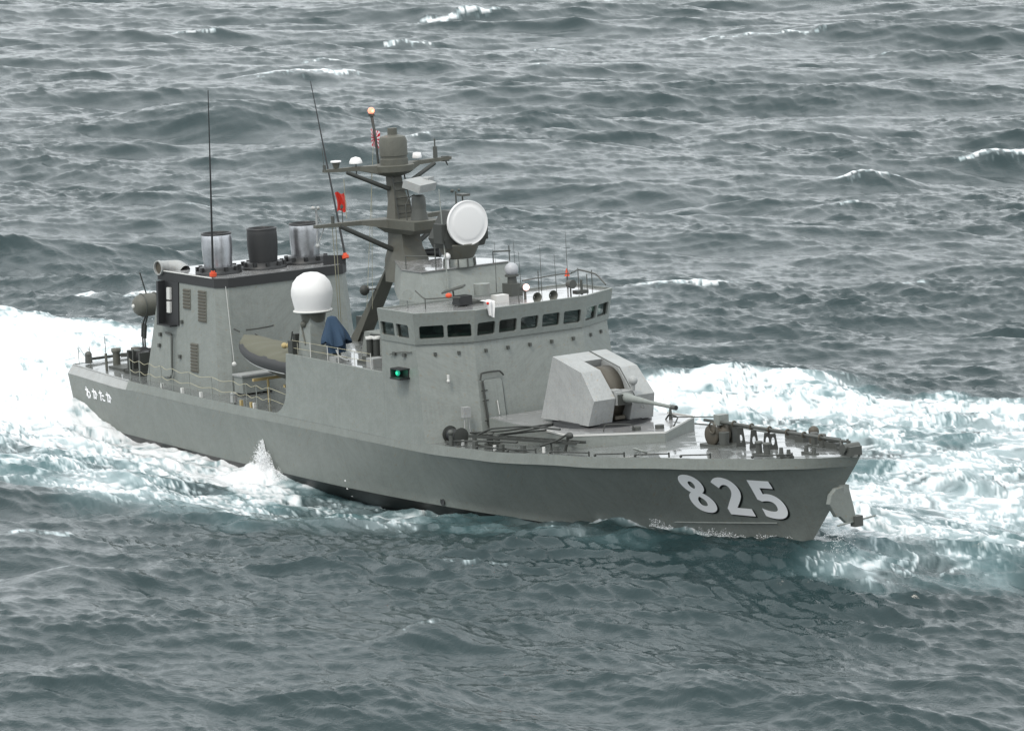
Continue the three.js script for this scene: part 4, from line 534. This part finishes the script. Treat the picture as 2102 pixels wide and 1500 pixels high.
const SEA_STEP = 1.2, SEA_COLS = 660;
// ------------------------------------------------------------------ sea
// water level along the ship's side (world metres), and how it falls off away from the hull
const SIDE = [[-16, 0.25], [-5, 0.75], [0, 1.0], [3, 0.45], [5, 0.05], [7, -0.18], [9, -0.36], [13, -0.34], [15.2, -0.38], [18, -0.28], [21, -0.3], [24, -0.42], [27, -0.4], [29.5, -0.12], [32, 0.12], [36, 0.5], [38.4, 0.9], [39.4, 1.12], [40.6, 1.08], [43, 1.02], [47.3, 1.15], [51, 0.9], [60, 0.35], [72, 0]];
function hullDist(x, z) { const t = clamp(x / 47, 0, 1), w = x > 47 ? 0 : x < 0 ? 3.4 : zWl(t); const dx = x < 0 ? -x : x > 47 ? x - 47 : 0; return Math.hypot(dx, Math.max(0, Math.abs(z) - w)); }
const GF = new THREE.Vector2(camFwd.x, camFwd.z).normalize(), GR = new THREE.Vector2(-GF.y, GF.x), G0 = new THREE.Vector2(camera.position.x, camera.position.z);
const waves = []; { const r = rng(42), base = Math.atan2(-GF.y, -GF.x) + 0.45; // running roughly towards the viewer
  for (let o = 0; o < 8; o++) for (let i = 0; i < 13; i++) { const lam = 0.24 * Math.pow(2, o + (i + r()) / 13), sp = lerp(0.8, 0.55, o / 7), th = base + (r() + r() + r() - 1.5) * 1.15 * sp, k = 2 * Math.PI / lam; const sl = [0.110, 0.095, 0.062, 0.045, 0.038, 0.034, 0.028, 0.020][o]; waves.push({ k, kx: k * Math.cos(th), kz: k * Math.sin(th), a: sl / k, p: r() * 6.283, lam, cd: Math.abs(Math.cos(th) * GF.x + Math.sin(th) * GF.y), cl: Math.abs(Math.cos(th) * GR.x + Math.sin(th) * GR.y) }); } }
// breaking crests seen in the picture: [x, z, length along crest, width, height, crest angle, foam]
const CRESTS = [
  [-163, -97, 9, 3.2, 1.2, 0.10, 0.9], [-152, -122.5, 13, 2.6, 0.8, -0.12, 0.8], [-206, -134, 6, 3, 0.7, 0.0, 0.6], [-176, -156, 15, 3.5, 0.7, 0.16, 0.55], [-34, -16.5, 6.5, 2.2, 0.75, 0.1, 1.0],
  [-55, -92, 6, 2, 0.8, -0.05, 0.8], [-50.5, -76.5, 3.6, 1.7, 0.75, 0.05, 0.9], [-17, -39, 4.0, 1.7, 0.6, 0.1, 0.9], [48.6, 15.2, 2.2, 1.1, 0.55, -0.35, 0.42], [33.6, 19.5, 3.6, 1.9, 0.6, 0.12, 0.42],
  [-95, -60, 7, 3, 0.8, 0.05, 0.0], [-120, -78, 9, 3, 0.9, -0.08, 0.0], [-70, -38, 7, 3, 0.8, 0.1, 0.0], [-90, -100, 7, 3, 0.85, 0.05, 0.15], [-110, -125, 8, 3, 0.8, -0.05, 0.2], [-240, -160, 8, 3, 0.8, 0, 0.8], [-250, -190, 9, 3, 0.8, 0.1, 0.6], [-230, -120, 8, 3, 0.7, -0.1, 0.6],
  [60, 12, 3, 1.6, 0.5, 0.1, 0.1], [55, 20, 3, 1.6, 0.5, -0.1, 0.1], [48, 26, 3, 1.7, 0.5, 0.15, 0], [63, 5, 2.5, 1.3, 0.4, 0, 0.1], [-70, -110, 6, 2.4, 0.8, -0.05, 0.35], [-20, -52, 5, 2, 0.6, 0.05, 0.25], [-140, -150, 9, 3, 0.8, 0.05, 0.5], [-100, -72, 3, 2, 0.5, 0.1, 0.5], [-130, -85, 4, 2, 0.5, 0, 0.45], [-185, -112, 4, 2.4, 0.5, 0, 0.6], [-40, -66, 2.4, 1.6, 0.4, 0.1, 0.5], [-210, -170, 5, 2.4, 0.6, 0, 0.6], [-180, -135, 3, 2, 0.4, 0, 0.6], [-62, -34, 3, 1.8, 0.4, 0, 0.45], [-10, -48, 2, 1.4, 0.35, 0, 0.5], [42, 9.5, 2.4, 0.9, 0.25, 0.2, 0.4], [38, 12.5, 1.8, 0.9, 0.25, -0.1, 0.4], [26, 17.5, 2.4, 1.2, 0.3, 0, 0.5],
];
// foam masses round the ship, as outlines on the water [x, z]
const inPoly = (P, x, z) => { let c = false; for (let i = 0, j = P.length - 1; i < P.length; j = i++) if ((P[i][1] > z) !== (P[j][1] > z) && x < (P[j][0] - P[i][0]) * (z - P[i][1]) / (P[j][1] - P[i][1]) + P[i][0]) c = !c; return c; };
const polyDist = (P, x, z) => { let d = 1e9; for (let i = 0, j = P.length - 1; i < P.length; j = i++) { const ax = P[j][0], az = P[j][1], bx = P[i][0] - ax, bz = P[i][1] - az, t = clamp(((x - ax) * bx + (z - az) * bz) / (bx * bx + bz * bz)); const e = Math.hypot(x - ax - bx * t, z - az - bz * t); if (e < d) d = e; } return inPoly(P, x, z) ? d : -d; };
const FOAM = [
  { poly: FOAM_STERN, soft: 2.2, full: 0.95, thin: 0.86 },
  { poly: FOAM_SIDE, soft: 3.2, full: 0.66 },
  { poly: FOAM_PORT, soft: 3.0, full: 0.67 },
  { poly: FOAM_EDGE, soft: 1.6, full: 0.92 },
  { poly: FOAM_BOW, soft: 2.2, full: 0.56 },
];
for (const f of FOAM) { f.x0 = Math.min(...f.poly.map((q) => q[0])) - 6; f.x1 = Math.max(...f.poly.map((q) => q[0])) + 6; f.z0 = Math.min(...f.poly.map((q) => q[1])) - 6; f.z1 = Math.max(...f.poly.map((q) => q[1])) + 6; }
function wakeDensity(x, z) {
  let m = 0; for (const f of FOAM) { if (x < f.x0 || x > f.x1 || z < f.z0 || z > f.z1) continue; const wob = 1.3 * fbm(nA, x * 0.16, z * 0.16, 3); const d = polyDist(f.poly, x, z) + wob; m = Math.max(m, (f.thin ? lerp(f.full, f.thin, sstep(0, 9, x + 4 * nB(x * 0.1, z * 0.15))) : f.full) * sstep(-0.4 * f.soft, f.soft, d)); }
  const hd = hullDist(x, z); if (hd < 3 && x < 44) m = Math.max(m, sstep(2.6, 0.2, hd) * (x < 30 ? 0.62 : 0.42 * sstep(41, 34, x)) * (0.6 + 0.5 * nB(x * 0.3, z * 0.5)));
  if (z > 0 && x > 38 && x < 47 && hd < 0.8) m = Math.max(m, 0.62 * sstep(0.7, 0.05, hd));
  if (z < 2 && hd < 6 && x > 26) m = Math.max(m, 0.66 * sstep(6, 1, hd) * sstep(0.5, -2.0, z + 0.6 * nA(x * 0.5, z * 0.5)) * sstep(52, 48, x));
  return m;
}
function foamAt(x, z, dens) { // streaky, lacy foam: opened up where it is thin, veiled where it is fading
  if (dens <= 0.01) return 0;
  const wx = (x + 1.3 * nB(x * 0.25, z * 0.25)) * 0.55, wz = z + 1.3 * nC(x * 0.25, z * 0.25);
  const web = 1 - Math.abs(fbm(nA, wx * 0.5, wz * 0.5, 4)) * 2.2, fine = 1 - Math.abs(fbm(nB, wx * 1.7 + 7, wz * 1.7, 4)) * 2.1, blot = 0.5 + 0.8 * fbm(nC, x * 0.10 + 3, z * 0.14, 4);
  const v = 0.42 * web + 0.36 * fine + 0.36 * blot, lace = sstep(1.04 - dens * 0.92, 1.44 - dens * 0.72, v), veil = 0.5 * dens * sstep(0.1, 0.9, blot + 0.3 * fine);
  return clamp(Math.max(lace, veil) + Math.max(0, dens - 0.86) * 3.0 * (0.55 + 0.45 * fine));
}
function crestAt(x, z) { let h = 0, f = 0; for (const [cx, cz, L, w, ht, ang, fo] of CRESTS) { const dx = x - cx, dz = z - cz; if (dx * dx + dz * dz > 900) continue;
    const b = Math.atan2(GR.y, GR.x) + ang, cu = Math.cos(b), su = Math.sin(b); let u = dx * cu + dz * su, v = -(dx * su - dz * cu); v += 0.25 * w * nA(u * 0.35 + cx, cz) ; // v > 0 towards the far side
    const along = Math.exp(-u * u / (L * L * 0.5)), t = v / w, face = v < 0 ? Math.exp(-t * t * 2.2) : Math.exp(-t * t * 0.6);
    h += ht * along * face; if (fo > 0) { const den = fo * sstep(0.12, 0.8, along) * Math.max(sstep(-0.75 * fo - 0.1, -0.03, t) * sstep(0.12 + 0.3 * fo, 0.0, t), 0.42 * sstep(2.2, 0.1, t) * sstep(-0.1, 0.1, t)), rag = 0.5 + 0.6 * fbm(nB, u * 0.55 + cx, v * 1.3, 4) + 0.25 * nA(u * 2.3, v * 3.4) + 0.22 * nC(u * 6.5, v * 8); f = Math.max(f, sstep(0.24, 0.72, den * (0.25 + rag))); } }
  return [h, f]; }
const rowsD = [], colsA = [];
{ // fine where the picture looks, opening out smoothly on every side
  const lo = []; for (let d = 92, s = 0.11 * SEA_STEP; d > -6000; s *= 1.07, d -= s) lo.push(d - s); rowsD.push(...lo.reverse());
  let d = 92, s = 0; while (d < 620) { rowsD.push(d); s = SEA_STEP * (0.11 + 0.72 * (d - 92) / 505); d += s; } for (; d < 12000; d += s, s *= 1.06) rowsD.push(d);
  const N = SEA_COLS, h = 2.36 / N, out = []; for (let a = 1.18, q = h; a < 80; q *= a < 4 ? 1.045 : 1.3) { a += q; out.push(a); }
  colsA.push(...out.slice().reverse().map((a) => -a)); for (let i = 0; i <= N; i++) colsA.push(lerp(-1.18, 1.18, i / N)); colsA.push(...out); }
const seaH = (x, z, sd, sl, out) => { // displaced surface point; sd, sl: grid spacing away from and across the view, waves finer than the grid are left out
  const hd = hullDist(x, z), near = sstep(16, 0, hd), tame = 1 - 0.15 * sstep(7, 0, hd);
  let y = 0, dx = 0, dz = 0; const gust = Math.max(0.62, 1 + 0.5 * nA(x * 0.024 + 9, z * 0.024) + 0.35 * nB(x * 0.09, z * 0.09)), grp = 1 + 0.5 * nC(x * 0.022, z * 0.022);
  for (const w of waves) { const q = sstep(1.3, 2.5, w.lam / Math.max(sd * w.cd, sl * w.cl, 1e-6)); if (q <= 0) continue; const am = w.a * q * (w.lam < 2.5 ? gust : grp), ph = w.kx * x + w.kz * z + w.p, c = Math.cos(ph) * am, s = Math.sin(ph) * am; y += c; const chop = w.lam < 1.5 ? 0.45 : 0.75; dx -= chop * s * w.kx / w.k; dz -= chop * s * w.kz / w.k; }
  y *= tame; const [ch, cf] = crestAt(x, z);
  y += ch + interp(SIDE, x) * near;
  out[0] = x + dx * tame; out[1] = y; out[2] = z + dz * tame; out[3] = cf; return out;
};
{ const nr = rowsD.length, nc = colsA.length, pos = new Float32Array(nr * nc * 3), col = new Float32Array(nr * nc * 3), uv = new Float32Array(nr * nc * 2), o = [0, 0, 0, 0], HW = Math.tan(10.712 / 2 * Math.PI / 180) * 1.4027;
  for (let i = 0; i < nr; i++) { const d = rowsD[i], hw = Math.max(Math.abs(d), 92) * 1.04 * HW, sd = i + 1 < nr ? rowsD[i + 1] - d : 5000;
    for (let j = 0; j < nc; j++) { const a = colsA[j] * hw, x = G0.x + GF.x * d + GR.x * a, z = G0.y + GF.y * d + GR.y * a, sl = Math.abs(colsA[Math.min(j + 1, nc - 1)] - colsA[Math.max(0, j - 1)]) * hw * 0.5;
      seaH(x, z, sd, sl, o); const k = (i * nc + j) * 3; let X = o[0], Y = o[1], Z = o[2];
      const wd = Math.abs(x - 20) < 90 && Math.abs(z) < 60 ? wakeDensity(x, z) : 0; let fo = foamAt(x, z, wd);
      if (wd > 0.02) { const tb = wd * (0.09 * fbm(nA, x * 0.5, z * 0.5, 3) + 0.30 * fbm(nC, x * 0.22, z * 0.22, 2)); Y += tb + 0.06 * fo; }
      // churned mound thrown up astern
      const ax = x + 3, mound = x < 4 ? sstep(4, -3, x) * Math.exp(-Math.pow((z + 1.5) / 6.5, 2)) * (1.1 + 0.5 * nB(x * 0.25, z * 0.3) + 0.35 * nA(x * 0.8, z * 0.8)) : 0; Y += mound * 0.2 * sstep(-60, -20, x);
      // splash ridge against the side
      const hd = hullDist(x, z); if (z > 0 && hd < 3) { const r = Math.exp(-Math.pow((x - 17.9) / 1.1, 2)) * sstep(1.6, 0.0, hd) * (0.7 + 0.6 * fbm(nA, x * 1.4, z * 1.4, 4)); Y += 0.5 * r; fo = Math.max(fo, clamp(r * 2.2)); }
      fo = Math.max(fo, clamp(o[3] * 1.1));
      // aerated water round the foam is paler and greener
      const aer = clamp(wd * 0.8 + fo * 0.4) * sstep(-0.6, 0.5, nC(x * 0.22, z * 0.22) + 0.25);
      // deep water -> aerated teal -> thin foam -> thick foam
      const r0 = lerp(0.013, 0.085, aer), g0 = lerp(0.028, 0.170, aer), b0 = lerp(0.030, 0.182, aer), F1 = sstep(0.0, 0.55, fo), F2 = sstep(0.35, 1.0, fo);
      col[k] = lerp(lerp(r0, 0.34, F1), 0.66, F2); col[k + 1] = lerp(lerp(g0, 0.41, F1), 0.675, F2); col[k + 2] = lerp(lerp(b0, 0.425, F1), 0.685, F2);
      pos[k] = X; pos[k + 1] = Y; pos[k + 2] = Z; uv[(i * nc + j) * 2] = X; uv[(i * nc + j) * 2 + 1] = Z; } }
  const idx = new Uint32Array((nr - 1) * (nc - 1) * 6); let q = 0;
  for (let i = 0; i < nr - 1; i++) for (let j = 0; j < nc - 1; j++) { const a = i * nc + j, b = a + 1, c = a + nc, d = c + 1; idx[q++] = a; idx[q++] = b; idx[q++] = c; idx[q++] = b; idx[q++] = d; idx[q++] = c; }
  const g = new THREE.BufferGeometry(); g.setAttribute('position', new THREE.BufferAttribute(pos, 3)); g.setAttribute('color', new THREE.BufferAttribute(col, 3)); g.setAttribute('uv', new THREE.BufferAttribute(uv, 2)); g.setIndex(new THREE.BufferAttribute(idx, 1)); g.computeVertexNormals();
  console.log('sea rows', nr, 'cols', nc, 'tris', idx.length / 3);
  const bump = greyTex(512, 2.6, (u, v) => 0.5 + 0.22 * tile(n4, u, v, 9, 1) + 0.16 * tile(n5, u, v, 22, 2) + 0.1 * tile(n4, u, v, 48, 3));
  const m = new THREE.MeshPhysicalMaterial({ vertexColors: true, roughness: 0.17, ior: 1.333, bumpMap: bump, bumpScale: 0.016, side: THREE.DoubleSide });
  const sea = new THREE.Mesh(g, m); sea.name = 'sea'; sea.userData = { kind: 'structure', label: 'choppy grey sea with breaking crests and wake foam', category: 'sea' }; sea.receiveShadow = sea.castShadow = true; scene.add(sea);
}
// spray thrown up astern and against the side: clouds of droplets
{ const r = rng(5), g = new THREE.IcosahedronGeometry(1, 0), m = mat([0.86, 0.87, 0.88], 0.6);
  const cloud = (n, f, label) => { const im = new THREE.InstancedMesh(g, m, n), M4 = new THREE.Matrix4(), q = new THREE.Quaternion(); for (let i = 0; i < n; i++) { const [x, y, z, s] = f(r); q.setFromEuler(new THREE.Euler(r() * 6, r() * 6, r() * 6)); im.setMatrixAt(i, M4.compose(V(x, y, z), q, V(s, s * (0.6 + r() * 0.8), s))); } im.name = numbered('spray'); im.userData = { kind: 'stuff', label, category: 'spray' }; im.castShadow = im.receiveShadow = true; scene.add(im); };
  cloud(9000, (r) => { const t = Math.pow(r(), 0.7), x = -1 - 16 * t, z = -2.5 + (r() + r() - 1) * 6.5, c = nA(x * 0.5, z * 0.5) * 0.5 + 0.5; return [x, 0.7 + Math.pow(r(), 2.5) * 1.5 * c * c, z, 0.008 + 0.028 * r() * r() * r()]; }, 'white spray flying above the churned water astern');
  cloud(9000, (r) => { const k = Math.pow(r(), 1.9), a = (r() + r() - 1) * (1 - 0.92 * k), j = nA(a * 4, 3); return [17.9 + a * 1.7 - 0.35 * k, -0.4 + k * 1.5 * (0.8 + 0.4 * j), 3.92 + 0.16 * k + r() * r() * 0.7 * (1 - 0.7 * k), 0.006 + 0.026 * r() * r() * r()]; }, 'white splash climbing the grey hull side amidships');
  cloud(2200, (r) => { const x = 40.8 + r() * 6.0, k = Math.pow(r(), 2), q = hullAt(clamp(x / xStem(0.8), 0, 0.999), 0.8); return [x, interp(SIDE, x) - 0.08 + k * 0.34 * (0.5 + 0.5 * nA(x * 2.1, 3)), q[2] + 0.03 + 0.1 * r(), 0.005 + 0.014 * r() * r()]; }, 'low fringe of spray along the bow waterline under the number');
  cloud(420, (r) => { const k = r(); return [48.75 + (r() - 0.5) * 0.8, 1.0 + k * 1.1, (r() - 0.5) * 0.9, 0.005 + 0.010 * r() * r()]; }, 'thin drips falling from the anchor at the bow');
}
renderer.render(scene, camera);
